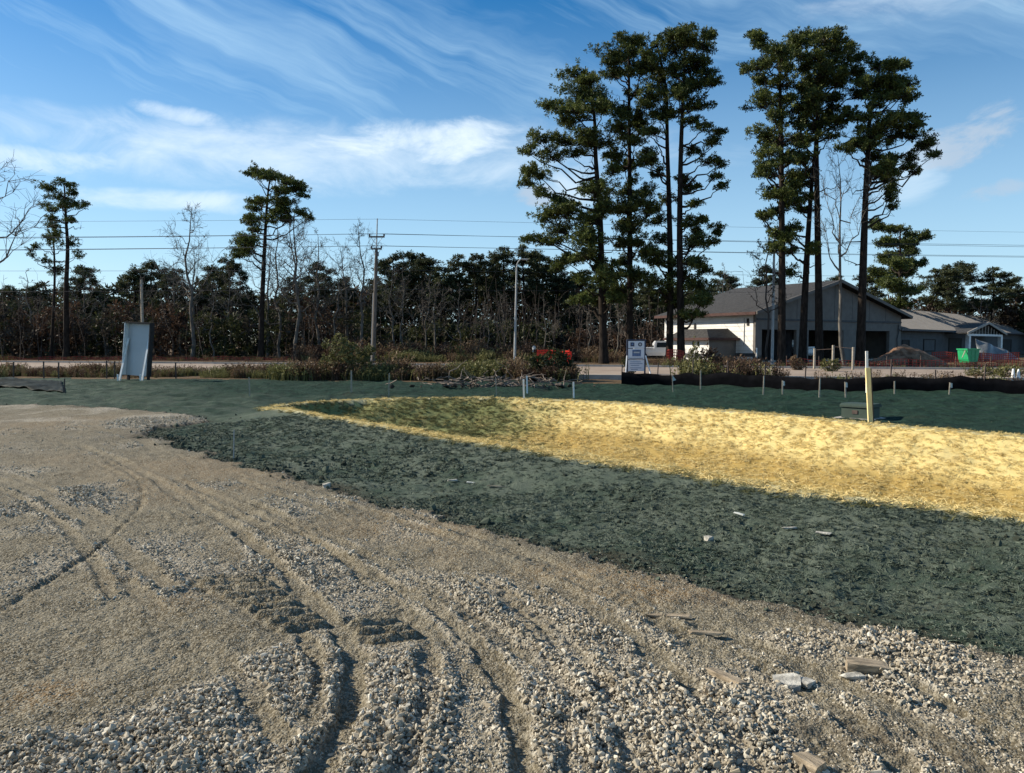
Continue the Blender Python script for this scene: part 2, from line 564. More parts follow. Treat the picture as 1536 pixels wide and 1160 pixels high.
FAR_RIM = [at(x, y, 0.06)[:2] for (x, y) in ((408, 609), (440, 603), (500, 599), (570, 596), (700, 594), (800, 596), (900, 600), (1000, 607), (1100, 614), (1200, 622), (1303, 632), (1420, 641), (1536, 650), (1750, 668), (2000, 692))]
BASIN = np.vstack([spline(NEAR_RIM, 3), spline(FAR_RIM, 3), np.array([at(2100, 860, 0.1)[:2]])])

NR = spline(NEAR_RIM, 4)
NR2 = spline(list(NEAR_RIM) + FAR_RIM[:3], 4)      # the steep side and the tip
FR2 = spline(FAR_RIM[3:], 4)                        # the long gentle bank
TRACKS = [  # pixels of the photograph, half width, depth, ridge
    ([(-90, 965), (0, 913), (60, 880), (130, 836), (185, 790), (213, 752), (208, 722), (170, 695), (110, 668), (40, 650)], .022, .050, .006),
    ([(440, 1230), (505, 1120), (530, 1045), (528, 985), (502, 935), (462, 890), (402, 835), (330, 780), (255, 735), (200, 700), (120, 668)], .060, .052, .016),
    ([(800, 1230), (782, 1130), (772, 1075), (752, 1015), (706, 957), (640, 905), (560, 860), (470, 812), (380, 770), (300, 735), (220, 700)], .055, .036, .013),
    ([(1150, 1200), (1090, 1100), (1010, 1010), (920, 935), (820, 875), (700, 820), (590, 780), (480, 745), (350, 710)], .060, .016, .008),
    ([(1500, 1180), (1330, 1060), (1190, 990), (1060, 940), (930, 885), (800, 835), (660, 785), (540, 750)], .060, .012, .007),
    ([(190, 872), (235, 915), (290, 955), (345, 1010), (390, 1065), (425, 1110)], .06, .014, .008),
    ([(-60, 700), (40, 735), (120, 775), (190, 830), (250, 880)], .07, .012, .008),
    ([(360, 799), (430, 791), (500, 788), (575, 784)], .025, .014, .004),
    ([(250, 690), (200, 655), (100, 640), (0, 640)], .10, .015, .010)]
TRACK_W = [(spline([at(*p)[:2] for p in pts], 6), w_, d_, r_) for (pts, w_, d_, r_) in TRACKS]
FAINT = []
_base = [TRACK_W[1][0], TRACK_W[2][0], TRACK_W[3][0], TRACK_W[4][0], TRACK_W[6][0]]
_rf = np.random.default_rng(4)
for _b, _offs in zip(_base, ((-.34, -.75, .22), (-.2, .24), (-.28, .3, .55), (.26, -.3), (.2, -.3))):
    for _o in _offs:
        _T = np.gradient(_b, axis=0); _T /= np.linalg.norm(_T, axis=1, keepdims=True) + 1e-9
        _s = np.linspace(0, 1, len(_b))
        FAINT.append((_b + np.c_[-_T[:, 1], _T[:, 0]] * (_o * (1 + .35 * np.sin(_s * 3 + _rf.uniform(0, 6))))[:, None], _rf.uniform(.035, .07), _rf.uniform(.007, .013), len(FAINT) + 1))
RIBS = [((305 + 17 * i, 873 + 9.6 * i), (395 + 13 * i, 868 + 9.2 * i)) for i in range(8)] + [((540, 946), (610, 938)), ((560, 958), (625, 950)), ((530, 934), (590, 927))]
RIBS_W = [np.array([at(*a)[:2], at(*b)[:2]]) for a, b in RIBS]


def blobs(X, Y, lst):
    s = 0
    for (px, py, rx, ry, amt) in lst:
        c = at(px, py); d = c[1]
        ax = rx * d / F_PX; ay = ry * d * d / (CAM_H * F_PX)
        q = ((X - c[0]) / ax) ** 2 + ((Y - c[1]) / ay) ** 2
        s = s + amt * np.exp(-q * 1.1)
    return s


LOOSE = [(200, 1140, 340, 42, 1.0), (395, 1005, 85, 55, .7), (620, 1050, 75, 95, .9), (900, 1050, 160, 130, .8), (800, 930, 120, 50, .5),
         (420, 830, 120, 38, .5), (1080, 1090, 120, 70, .8), (1250, 965, 140, 26, .6), (40, 760, 80, 40, .5), (240, 630, 80, 12, .9),
         (560, 1130, 130, 30, .3), (1450, 1010, 100, 30, .3), (700, 900, 60, 30, .3), (1000, 950, 80, 30, .4),
         (400, 905, 80, 28, -.8), (150, 985, 190, 75, -.8), (300, 700, 160, 30, -.7), (720, 835, 150, 20, -.6), (1120, 925, 120, 18, -.5), (1300, 1105, 130, 40, -.3), (100, 880, 90, 40, -.4)]
CLAY = [(80, 1040, 70, 30, 1.0), (330, 705, 180, 28, .8), (620, 790, 160, 18, .5), (870, 860, 120, 14, .5), (1000, 890, 110, 14, .5), (90, 640, 140, 16, .5), (260, 905, 60, 25, .35)]
DARK = [(1270, 1100, 140, 45, .7), (240, 648, 70, 9, 1.0), (1450, 1140, 90, 40, .5), (1080, 900, 90, 9, .6)]


def yard_fields(X, Y):
    """height offset, looseness, ridge for points of the gravel yard"""
    h = (fbm(X * 0.9, Y * 0.9, 3, 3) - .5) * 0.05
    loose = blobs(X, Y, LOOSE) + (fbm(X * 1.6, Y * 1.1, 11, 4) - .5) * 1.5 + 0.22
    rut = np.zeros_like(X); ridge = np.zeros_like(X)
    for (pts, w_, d_, r_) in TRACK_W:
        d, sg, arc = poly_dist(X, Y, pts)
        m = fbm(arc * 3.0, np.full_like(arc, w_ * 50), 5, 3)
        wob = d + (fbm(X * 8, Y * 8, 2, 3) - .5) * 0.08
        in_ = 1 - sstep(wob, w_ * .75, w_ * 1.25)
        far = np.clip(Y / 9, 0, 1) * .5
        h = h - d_ * in_ * (0.1 + 1.2 * m) * (1 - far * .6) * .62
        rg = np.exp(-((wob - w_ * 1.6) / (0.035)) ** 2) * sstep(fbm(arc * 1.1 + sg * 7, np.full_like(arc, w_ * 90), 9, 2), .25, .6)
        h = h + r_ * rg * (0.1 + 1.2 * m) * .7
        rut = np.maximum(rut, in_); ridge = np.maximum(ridge, rg * (0.3 + m) * min(1, r_ / .012))
    for (pts, w_, amp, sd_) in FAINT:
        d, sg, arc = poly_dist(X, Y, pts)
        wob = d + (fbm(X * 6, Y * 6, 2 + sd_, 3) - .5) * 0.07
        vis = sstep(fbm(arc * .6 + sd_, np.full_like(arc, sd_ * 3.3), 12, 2), .35, .6)
        tread = .55 + .45 * np.sin(arc * 2 * PI / .085 + sg * d * 30) * (vnoise(X * 3, Y * 3, 19) > .35)
        in_ = (1 - sstep(wob, w_ * .7, w_ * 1.2)) * vis
        h = h - amp * in_ * tread + amp * .7 * np.exp(-((wob - w_ * 1.5) / .03) ** 2) * vis
        rut = np.maximum(rut, in_ * .8); ridge = np.maximum(ridge, .5 * vis * np.exp(-((wob - w_ * 1.6) / .035) ** 2))
    dm = np.full(X.shape, 9.0)
    for seg in RIBS_W:
        dm = np.minimum(dm, poly_dist(X, Y, seg)[0])
    dm = dm + (vnoise(X * 9, Y * 9, 8) - .5) * .014
    wr_ = np.exp(-(dm / .09) ** 4)
    h = h * (1 - .8 * wr_) + wr_ * (0.046 * np.exp(-(dm / 0.024) ** 2) - .024)
    loose = loose * (1 - wr_); rut = np.maximum(rut, .6 * wr_)
    loose = np.clip(loose - rut * 0.45 + ridge * 0.30, 0, 1)
    h = h + loose * 0.012 + (fbm(X * 6, Y * 6, 17, 3) - .5) * .035 + (vnoise(X * 28, Y * 28, 4) - .5) * (0.012 + 0.010 * loose) + (vnoise(X * 60, Y * 60, 6) - .5) * 0.009
    return h, loose, rut, ridge


def terrain(X, Y, full=False):
    X = np.asarray(X, float); Y = np.asarray(Y, float)
    shp = X.shape; X = X.ravel(); Y = Y.ravel()
    rr = np.hypot(X, Y)
    near = rr < 70
    jag = (fbm(X * 3.0, Y * 3.0, 21, 3) - .5) * 0.28 + (vnoise(X * 16, Y * 16, 31) - .5) * 0.10
    sdy = np.full(X.shape, 50.0); sdb = np.full(X.shape, 50.0)
    sdy[near] = sd_poly(X[near], Y[near], YARD)
    sdb[near] = sd_poly(X[near], Y[near], BASIN)
    sdyj = sdy + jag * np.clip(rr / 6, .5, 2.0)
    Z = np.zeros_like(X)
    att = {k: np.zeros_like(X) for k in ('loose', 'clay', 'dark', 'mulch', 'straw', 'rut', 'fresh', 'rim')}
    reg = np.ones(X.shape, dtype=np.int32)                     # 0 yard, 1 seeded ground, 2 basin, 3 verge
    yard = (sdyj < 0) & near
    # gravel yard
    i = np.where(yard & (rr < 34))[0]
    if len(i):
        h, lo, ru, ri = yard_fields(X[i], Y[i])
        Z[i] = h; att['loose'][i] = lo; att['rut'][i] = ru
        att['clay'][i] = np.clip(blobs(X[i], Y[i], CLAY) + (fbm(X[i] * .7, Y[i] * .7, 15, 3) - .55) * 1.0, 0, 1)
        att['dark'][i] = np.clip(blobs(X[i], Y[i], DARK) + np.exp(-(sdyj[i] / .12) ** 2) * .5, 0, 1)
    reg[yard] = 0
    # seeded ground
    green = ~yard & near
    i = np.where(green)[0]
    x, y = X[i], Y[i]
    dn = poly_dist(x, y, NR)[0]
    strip = np.exp(-(dn / 1.5) ** 2) * sstep(sdy[i], 0, 1.6)
    rough = 0.4 + 0.6 * (1 - sstep(y, 10, 30))
    lump = (fbm(x * 1.3, y * 1.3, 41, 3) - .5) * 0.12 + (fbm(x * 5, y * 5, 43, 4) - .5) * 0.032 + (fbm(x * 14, y * 14, 47, 2) - .5) * 0.030 * (1 - sstep(y, 8, 14))
    flat = sstep(sdb[i], -0.1, 1.0) * sstep(sdy[i], -.05, .5)
    Z[i] = 0.20 * strip + lump * rough * (0.3 + .7 * flat) - 0.03 * np.exp(-(sdyj[i] / .25) ** 2)
    far_lump = ((fbm(x * 0.8, y * 0.8, 51, 3) - .5) * 0.20 + (fbm(x * 2.2, y * 2.2, 52, 2) - .5) * .13) * sstep(y, 12, 20) * (1 - sstep(y, 31, 36))
    Z[i] += far_lump * flat
    att['mulch'][i] = np.clip(0.55 + 0.30 * sstep(sdyj[i], .0, .9) + (fbm(x * 1.1, y * 1.1, 53, 4) - .5) * 1.1 - .20 * np.exp(-((sdy[i] - .15) / .2) ** 2), 0, 1)
    att['dark'][i] = np.exp(-(sdyj[i] / .11) ** 2)
    att['straw'][i] = np.exp(-(sdb[i] / .34) ** 2) * (y < 24)
    att['rim'][i] = np.exp(-(dn / 1.1) ** 2)
    att['fresh'][i] = np.clip(sstep(y + 1.2 * x + (fbm(x * .5, y * .5, 57, 3) - .5) * 8, 9, 23) * (sdb[i] > -.2) + .5 * sstep(-x, 2, 7), 0, 1)
    # basin
    jb = (fbm(X * 2.2, Y * 2.2, 61, 3) - .5) * 0.5
    bas = (sdb + jb * .16 < 0) & near & ~yard
    i = np.where(near & ~yard & (sdb < 0))[0]
    x, y = X[i], Y[i]; di = -sdb[i]
    shallow = 0.60 + 0.40 * sstep(x, -4, 2)
    prof = np.minimum(di * 0.36, 0.95)
    d_nr = poly_dist(x, y, NR2)[0]; d_fr = poly_dist(x, y, FR2)[0]
    wn_ = (vnoise(x * 1.7, y * 1.7, 63) - .5) * .3
    a1 = np.maximum(d_nr + wn_ * sstep(d_nr, .1, .6), 0) * .78; a2 = d_fr * .36
    dep = 1.0 * shallow
    prof = -np.log(np.exp(-a1 * 6) + np.exp(-a2 * 6) + np.exp(-dep * 6)) / 6
    prof = np.maximum(prof, 0) * sstep(di, -.02, .12)
    lump = (fbm(x * 1.9, y * 1.9, 71, 3) - .5) * 0.12 + (fbm(x * 6, y * 6, 73, 2) - .5) * 0.030
    left = sstep(-x, -1, 4)
    lump += left * (fbm(x * 0.9, y * 0.9, 77, 3) - .5) * 0.55 * sstep(di, .5, 1.4)
    Z[i] += -prof + lump * sstep(di, 0, .5)
    att['straw'][i] = np.clip(0.06 + 1.22 * sstep(x - .20 * (y - 14), -3.2, 2.6) + (fbm(x * 1.2, y * 1.2, 79, 4) - .5) * .7 + .22 * np.exp(-(di / .35) ** 2), 0, 1)
    att['dark'][i] = sstep(prof, .48, .70) * sstep(x, -3, 1)
    reg[bas] = 2
    # far ground
    verge = rr >= 70
    k = Y + 0.2 * X
    verge |= (k > 31.8 + (fbm(X * .5, Y * .5, 83, 3) - .5) * 2.2) & (Y > 24)
    verge &= ~yard
    reg[verge & ~bas] = 3
    Z = np.where(verge, Z * 0.3 + (fbm(X * .25, Y * .25, 85, 3) - .5) * .12 * (rr < 200), Z)
    if full:
        return Z.reshape(shp), reg.reshape(shp), {k2: a.reshape(shp) for k2, a in att.items()}, sdyj.reshape(shp), sdb.reshape(shp)
    return Z.reshape(shp)


def zat(x, y):
    return float(terrain(np.array([x]), np.array([y]))[0])


def gp(px, py, it=3):
    """ground point seen at a pixel, on the uneven ground"""
    p = at(px, py)
    for _ in range(it):
        p = at(px, py, zat(p[0], p[1]))
    return p


fine = np.arange(-42, 42.001, 0.15)
th = np.concatenate([np.linspace(-180, -63, 26)[:-1], np.arange(-63, -42, .5), fine, np.arange(42.5, 63.1, .5), np.linspace(63, 180, 26)[1:]]) * PI / 180
th = th[:-1]
rad = 2.3 * 1.0044 ** np.arange(0, 285)
rad = np.concatenate([[0.4, .9, 1.5, 2.0], rad, rad[-1] * 1.0068 ** np.arange(1, 235)])
rad = np.concatenate([rad, rad[-1] * 1.06 ** np.arange(1, 82)])
TT, RR = np.meshgrid(th, rad)
GX = RR * np.sin(TT); GY = RR * np.cos(TT)
GZ, REG, ATT, SDY, SDB = terrain(GX, GY, True)
nr, nc = GX.shape
GV = np.stack([GX, GY, GZ], -1).reshape(-1, 3)
ii = np.arange(nr * nc).reshape(nr, nc)
q = np.stack([ii[:-1], np.roll(ii, -1, 1)[:-1], np.roll(ii, -1, 1)[1:], ii[1:]], -1).reshape(-1, 4)
q = q[:, ::-1]
fr = REG.reshape(-1)[q[:, 0]]
flatatt = {k2: a.ravel() for k2, a in ATT.items()}


# materials of the ground
def mat_yard():
    m, k = new_mat('gravel_and_fines')
    co = k.n('ShaderNodeTexCoord').outputs['Object']
    lo, cl, dk, ru = k.attr('loose'), k.attr('clay'), k.attr('dark'), k.attr('rut')
    n1 = k.noise(co, 2.2, 6, .6); n2 = k.noise(co, 45, 4, .6)
    col = k.mix(k.smooth(n1, .3, .7), (0.085, 0.070, 0.043), (0.148, 0.128, 0.088))
    col = k.mix(k.math('MULTIPLY', cl, .9), col, (0.190, 0.122, 0.058))
    col = k.mix(k.math('MULTIPLY', ru, .35), col, (0.150, 0.127, 0.085))
    vor = k.n('ShaderNodeTexVoronoi', {'Vector': co, 'Scale': 42.0, 'Randomness': 1.0})
    vcol = k.n('ShaderNodeSeparateColor', {0: vor.outputs['Color']}).outputs[0]
    st = k.mix(vcol, (0.16, 0.138, 0.105), (0.42, 0.385, 0.31))
    vor2 = k.n('ShaderNodeTexVoronoi', {'Vector': co, 'Scale': 95.0})
    v2 = k.n('ShaderNodeSeparateColor', {0: vor2.outputs['Color']}).outputs[0]
    peb = k.math('MULTIPLY', k.smooth(v2, .55, .66), .75)
    col = k.mix(peb, col, (0.27, 0.243, 0.182))
    col = k.mix(k.math('MULTIPLY', k.smooth(k.math('ADD', lo, k.math('MULTIPLY', k.math('SUBTRACT', n2, .5), .8)), .25, .7), .85), col, st)
    col = k.mix(k.math('MULTIPLY', dk, k.smooth(k.noise(co, 7, 5, .7), .3, .7)), col, (0.055, 0.045, 0.034))
    hgt = k.math('ADD', k.math('MULTIPLY', k.math('SUBTRACT', 1.0, k.smooth(vor.outputs['Distance'], 0.0, .75)), k.math('MULTIPLY_ADD', lo, .9, .25)),
                 k.math('ADD', k.math('MULTIPLY', k.smooth(vor2.outputs['Distance'], .7, 0.0), .35), k.math('MULTIPLY', n2, .7)))
    nr_ = k.n('ShaderNodeBump', {'Strength': 0.9, 'Distance': 0.014, 'Height': hgt}).outputs[0]
    finish(k, col, .95, nr_, .15)
    return m


def mat_green():
    m, k = new_mat('hydroseed_mulch_on_soil')
    co = k.n('ShaderNodeTexCoord').outputs['Object']
    mu, dk = k.attr('mulch'), k.attr('dark')
    n1 = k.noise(co, 1.3, 5, .6); n2 = k.noise(co, 30, 7, .75); n3 = k.noise(co, 90, 3, .6)
    soil = k.mix(n2, (0.022, 0.024, 0.017), (0.075, 0.074, 0.053))
    gr = k.mix(k.smooth(n1, .35, .65), (0.036, 0.060, 0.042), (0.112, 0.134, 0.103))
    gr = k.mix(k.smooth(n3, .55, .75), gr, (0.19, 0.20, 0.16))
    nf = k.noise(co, 5.0, 6, .75)
    gr = k.mix(k.math('MULTIPLY', k.attr('fresh'), .9), gr, k.mix(k.smooth(nf, .3, .7), (0.003, 0.014, 0.009), (0.020, 0.056, 0.038)))
    gr = k.mix(k.math('MULTIPLY', k.attr('rim'), .65), gr, k.mix(n2, (0.095, 0.115, 0.085), (0.185, 0.205, 0.155)))  # brightness of the flat-lit crest mixed into the mulch colour
    f = k.smooth(k.math('ADD', mu, k.math('MULTIPLY', k.math('SUBTRACT', n2, .5), 1.6)), .18, .62)
    col = k.mix(f, soil, gr)
    col = k.mix(k.math('MULTIPLY', dk, .85), col, (0.026, 0.022, 0.017))
    col = k.mix(k.smooth(k.math('ADD', k.attr('straw'), k.math('MULTIPLY', k.math('SUBTRACT', n3, .5), 1.1)), .35, .8), col, (0.56, 0.51, 0.30))
    hgt = k.math('ADD', k.math('ADD', n2, k.math('MULTIPLY', n3, .5)), k.math('MULTIPLY', k.math('MULTIPLY', nf, k.attr('fresh')), 6.0))
    nr_ = k.n('ShaderNodeBump', {'Strength': 0.85, 'Distance': 0.03, 'Height': hgt}).outputs[0]
    finish(k, col, .95, nr_, .1)
    return m


def mat_straw():
    m, k = new_mat('straw_mulch')
    co = k.n('ShaderNodeTexCoord').outputs['Object']
    st = k.attr('straw')
    n1 = k.noise(co, 1.8, 5, .6); n2 = k.noise(co, 26, 6, .7); n3 = k.noise(co, 90, 4, .7, 1.0)
    straw = k.mix(n2, (0.65, 0.495, 0.185), (0.78, 0.645, 0.29))
    straw = k.mix(k.smooth(n3, .5, .75), straw, (0.75, 0.63, 0.29))
    straw = k.mix(k.math('MULTIPLY', k.smooth(n1, .55, .75), .5), straw, (0.62, 0.49, 0.27))
    grn = k.mix(n2, (0.085, 0.098, 0.034), (0.29, 0.30, 0.12))
    grn = k.mix(k.smooth(n1, .5, .7), grn, (0.17, 0.145, 0.060))
    f = k.smooth(k.math('ADD', st, k.math('MULTIPLY', k.math('SUBTRACT', n2, .5), .9)), .12, .78)
    straw = k.mix(k.math('MULTIPLY', k.attr('dark'), .85), straw, k.mix(n2, (0.26, 0.165, 0.04), (0.44, 0.30, 0.085)))
    col = k.mix(f, grn, straw)
    hgt = k.math('ADD', n2, k.math('MULTIPLY', n3, .6))
    nr_ = k.n('ShaderNodeBump', {'Strength': 0.7, 'Distance': 0.03, 'Height': hgt}).outputs[0]
    finish(k, col, .9, nr_, .15)
    return m


def mat_verge():
    m, k = new_mat('dead_grass_and_red_soil')
    co = k.n('ShaderNodeTexCoord').outputs['Object']
    n1 = k.noise(co, .35, 5, .6); n2 = k.noise(co, 3.0, 6, .7)
    col = k.mix(k.smooth(n1, .35, .65), (0.085, 0.050, 0.028), (0.15, 0.105, 0.060))
    col = k.mix(k.smooth(n2, .5, .7), col, (0.055, 0.042, 0.024))
    nr_ = k.n('ShaderNodeBump', {'Strength': 1.0, 'Distance': 0.12, 'Height': n2}).outputs[0]
    finish(k, col, .95, nr_, .1)
    return m


for rid, nm, mt in ((0, 'gravel_yard', mat_yard()), (1, 'seeded_ground', mat_green()), (2, 'straw_basin', mat_straw()), (3, 'ground', mat_verge())):
    f = q[fr == rid]
    used, inv = np.unique(f.ravel(), return_inverse=True)
    me = mesh_from(nm, GV[used], [inv.reshape(-1, 4)], mt, True, {k2: a[used] for k2, a in flatatt.items()})
    tag(link(nm, me), kind='structure')

# the road beyond the field, with its two kerbs and the strip of red soil below the near one
RN = [(-75, 46.9), (-27, 41.0), (3.5, 34.9), (22, 31.4), (50, 26.2)]
RF = [(-80, 69), (-41, 62), (5, 50.5), (27, 44.5), (60, 36)]
RN = spline(RN, 6); RF = spline(RF, 6)
mr, kr = new_mat('dusty_road_asphalt')
co = kr.n('ShaderNodeTexCoord').outputs['Object']
c_ = kr.mix(kr.smooth(kr.noise(co, .5, 6, .65), .3, .7), (0.23, 0.175, 0.135), (0.33, 0.265, 0.21))
finish(kr, c_, .9, None, .2)
n = len(RN)
V = np.vstack([np.c_[RN, np.full(n, .075)], np.c_[RF, np.full(n, .075)], np.c_[RN, np.full(n, -.3)], np.c_[RF, np.full(n, -.3)]])
a = np.arange(n - 1)
me = mesh_from('road', V, [np.stack([a, a + 1, n + a + 1, n + a], -1), np.stack([2 * n + a, 2 * n + a + 1, a + 1, a], -1), np.stack([n + a, n + a + 1, 3 * n + a + 1, 3 * n + a], -1)], mr)
tag(link('road', me), kind='structure')


def offset(P, d):
    T = np.gradient(P, axis=0); T /= np.linalg.norm(T, axis=1, keepdims=True)
    return P + np.c_[-T[:, 1], T[:, 0]] * d


for P, s in ((RN, -1), (RF, 1)):
    A, B = offset(P, s * .002), offset(P, s * .30)
    V = np.vstack([np.c_[A, np.full(n, -.2)], np.c_[A, np.full(n, .19)], np.c_[B, np.full(n, .19)], np.c_[B, np.full(n, -.2)]])
    F = [np.stack([l * n + a, l * n + a + 1, (l + 1) * n + a + 1, (l + 1) * n + a], -1) for l in range(3)]
    tag(link('kerb', mesh_from('kerb', V, F, MAT['concrete'])), kind='structure')

# ------------------------------------------------------------------ scattered stuff
PROTO = bpy.data.collections.new('scatter_pieces')      # not linked to the scene


def proto_coll(name, meshes):
    c = bpy.data.collections.new(name)
    for i, me in enumerate(meshes):
        o = bpy.data.objects.new('piece', me)      # kept in this order: names sort by suffix
        c.objects.link(o)
    return c


def scatter(name, pts, rot, scl, idx, coll, label, cat):
    me = mesh_from(name, pts, [], [], attrs={'rot': rot, 'scl': scl, 'pick': idx})
    o = link(name, me)
    tag(o, label, cat, kind='stuff')
    t = bpy.data.node_groups.new(name, 'GeometryNodeTree')
    t.interface.new_socket('Geometry', in_out='INPUT', socket_type='NodeSocketGeometry')
    t.interface.new_socket('Geometry', in_out='OUTPUT', socket_type='NodeSocketGeometry')
    k = NG(t)
    gi = k.n('NodeGroupInput'); go = k.n('NodeGroupOutput')
    ci = k.n('GeometryNodeCollectionInfo', {0: coll})
    ci.inputs['Separate Children'].default_value = True
    ci.inputs['Reset Children'].default_value = True

    def na(nm, ty):
        nd = k.n('GeometryNodeInputNamedAttribute', data_type=ty)
        nd.inputs[0].default_value = nm
        return [s for s in nd.outputs if s.enabled and s.name == 'Attribute'][0]
    mp = k.n('GeometryNodeMeshToPoints', {'Mesh': gi.outputs[0]})
    ip = k.n('GeometryNodeInstanceOnPoints')
    t.links.new(mp.outputs[0], ip.inputs['Points'])
    t.links.new(ci.outputs[0], ip.inputs['Instance'])
    ip.inputs['Pick Instance'].default_value = True
    t.links.new(na('pick', 'FLOAT'), ip.inputs['Instance Index'])
    t.links.new(na('rot', 'FLOAT_VECTOR'), ip.inputs['Rotation'])
    t.links.new(na('scl', 'FLOAT_VECTOR'), ip.inputs['Scale'])
    t.links.new(ip.outputs[0], go.inputs[0])
    md = o.modifiers.new('scatter', 'NODES')
    md.node_group = t
    return o


import bmesh


def rock(seed, mat, npt=14, flat=.75, rough=0.0):
    """an angular broken stone: the hull of a few points"""
    rg = np.random.default_rng(seed)
    p = rg.normal(size=(npt, 3)); p /= np.linalg.norm(p, axis=1, keepdims=True)
    p *= rg.uniform(.75, 1.1, (npt, 1))
    bm = bmesh.new()
    for c in p: bm.verts.new(c)
    bmesh.ops.convex_hull(bm, input=bm.verts)
    bmesh.ops.delete(bm, geom=[v for v in bm.verts if not v.link_faces], context='VERTS')
    bm.verts.index_update()
    V = np.array([v.co[:] for v in bm.verts]); F = np.array([[v.index for v in f.verts] for f in bm.faces]); bm.free()
    V = V * np.array((rg.uniform(.9, 1.35), rg.uniform(.65, 1.0), flat * rg.uniform(.8, 1.1)))
    return mesh_from('stone', V, [F], mat)


ms, ks = new_mat('crushed_limestone')
rnd = ks.n('ShaderNodeObjectInfo').outputs['Random']
cc = ks.n('ShaderNodeValToRGB', {0: rnd})
er = cc.color_ramp; er.elements[0].color = (0.19, 0.16, 0.115, 1); er.elements[1].color = (0.62, 0.575, 0.475, 1)
e = er.elements.new(.35); e.color = (0.33, 0.285, 0.21, 1)
e = er.elements.new(.75); e.color = (0.45, 0.405, 0.32, 1)
cs = ks.mix(ks.math('MULTIPLY', ks.smooth(ks.noise(ks.n('ShaderNodeTexCoord').outputs['Object'], 2.0, 4, .7), .45, .7), .5), cc.outputs[0], (0.27, 0.235, 0.175))
finish(ks, cs, .95, None, .15)
stones = proto_coll('stones', [rock(100 + i, ms) for i in range(8)])
rng = np.random.default_rng(77)


def polar_pts(dens, r0, r1, a=54):
    A = (r1 * r1 - r0 * r0) * R(a)
    nn = int(dens * A)
    rr = np.sqrt(rng.uniform(r0 * r0, r1 * r1, nn)); t = rng.uniform(-R(a), R(a), nn)
    return rr * np.sin(t), rr * np.cos(t)


X, Y = [], []
for (dn, r0, r1) in ((12500, 2.2, 4.0), (7000, 4.0, 6.0), (2900, 6.0, 10), (750, 10, 18)):
    x, y = polar_pts(dn, r0, r1); X.append(x); Y.append(y)
X = np.concatenate(X); Y = np.concatenate(Y)
Zs, rg_, at_s, sdy_s, sdb_s = terrain(X, Y, True)
lo = at_s['loose']
lo = np.clip(lo + (fbm(X * 7, Y * 7, 95, 3) - .5) * .7, 0, 1)
prob = np.where(rg_ == 0, (0.22 + 0.78 * sstep(lo, .05, .95)) * (1 - .8 * np.clip(at_s['rut'] - .1, 0, 1)), 0)
prob = np.maximum(prob, np.where((rg_ == 1) & (sdy_s < .22), .18 * (vnoise(X * 2, Y * 2, 91) > .45), 0))
edge = np.where((rg_ == 0), np.exp(-(sdy_s / .10) ** 2) * .55 * (vnoise(X * 1.4, Y * 1.4, 93) + .15), 0)
prob = np.maximum(prob, edge)
k_ = rng.random(len(X)) < prob
X, Y, Zs, lo = X[k_], Y[k_], Zs[k_], lo[k_]
n_ = len(X)
size = np.exp(rng.normal(0, .42, n_)) * (0.0030 + 0.0052 * sstep(lo, .05, .95)) * (1 + .25 * (Y > 7))
size = np.clip(size, .0025, .022)
rot = rng.uniform(0, 2 * PI, (n_, 3)); rot[:, :2] = rng.normal(0, .5, (n_, 2))
pile = sstep(lo, .5, .9) * rng.random(n_) * .024
pts = np.stack([X, Y, Zs + size * (.0 + .25 * sstep(lo, .2, .7)) + pile], -1)
scatter('gravel', pts, rot, np.repeat(size[:, None], 3, 1), rng.integers(0, 8, n_).astype(float), stones, 'loose pale crushed stone strewn over the yard and heaped beside the wheel ruts', 'gravel')
print('stones', n_)

# dark clods along the edge and on the seeded strip
mc, kc = new_mat('dark_soil_clods')
rn_ = kc.n('ShaderNodeObjectInfo').outputs['Random']
finish(kc, kc.mix(rn_, (0.030, 0.034, 0.025), (0.085, 0.102, 0.076)), .95, None, .1)
clods = proto_coll('clods', [rock(300 + i, mc, 18, .7) for i in range(5)])
X, Y = [], []
for (dn, r0, r1) in ((700, 3.5, 8), (300, 8, 16), (10, 16, 32)):
    x, y = polar_pts(dn, r0, r1); X.append(x); Y.append(y)
X = np.concatenate(X); Y = np.concatenate(Y)
Zs, rg_, at_s, sdy_s, sdb_s = terrain(X, Y, True)
cl = fbm(X * .8, Y * .8, 97, 3)
prob = np.where(rg_ == 1, np.exp(-(sdy_s / .3) ** 2) * .9 + .32 * sstep(cl, .50, .68) * sstep(sdb_s, .1, 1.2) * (Y < 18), 0) + np.where((rg_ == 0) & (sdy_s > -.15), .12, 0)
k_ = rng.random(len(X)) < prob
X, Y, Zs, sdy_s = X[k_], Y[k_], Zs[k_], sdy_s[k_]
n_ = len(X)
size = np.exp(rng.normal(0, .5, n_)) * .0105 * (1 + .6 * (Y > 9) + .6 * (Y > 16))
size = np.clip(size, .006, .07)
rot = rng.uniform(0, 2 * PI, (n_, 3))
scatter('soil_clods', np.stack([X, Y, Zs + size * .2], -1), rot, np.repeat(size[:, None], 3, 1), rng.integers(0, 5, n_).astype(float), clods, 'dark clods of soil along the gravel edge and over the seeded strip', 'soil clods')
print('clods', n_)


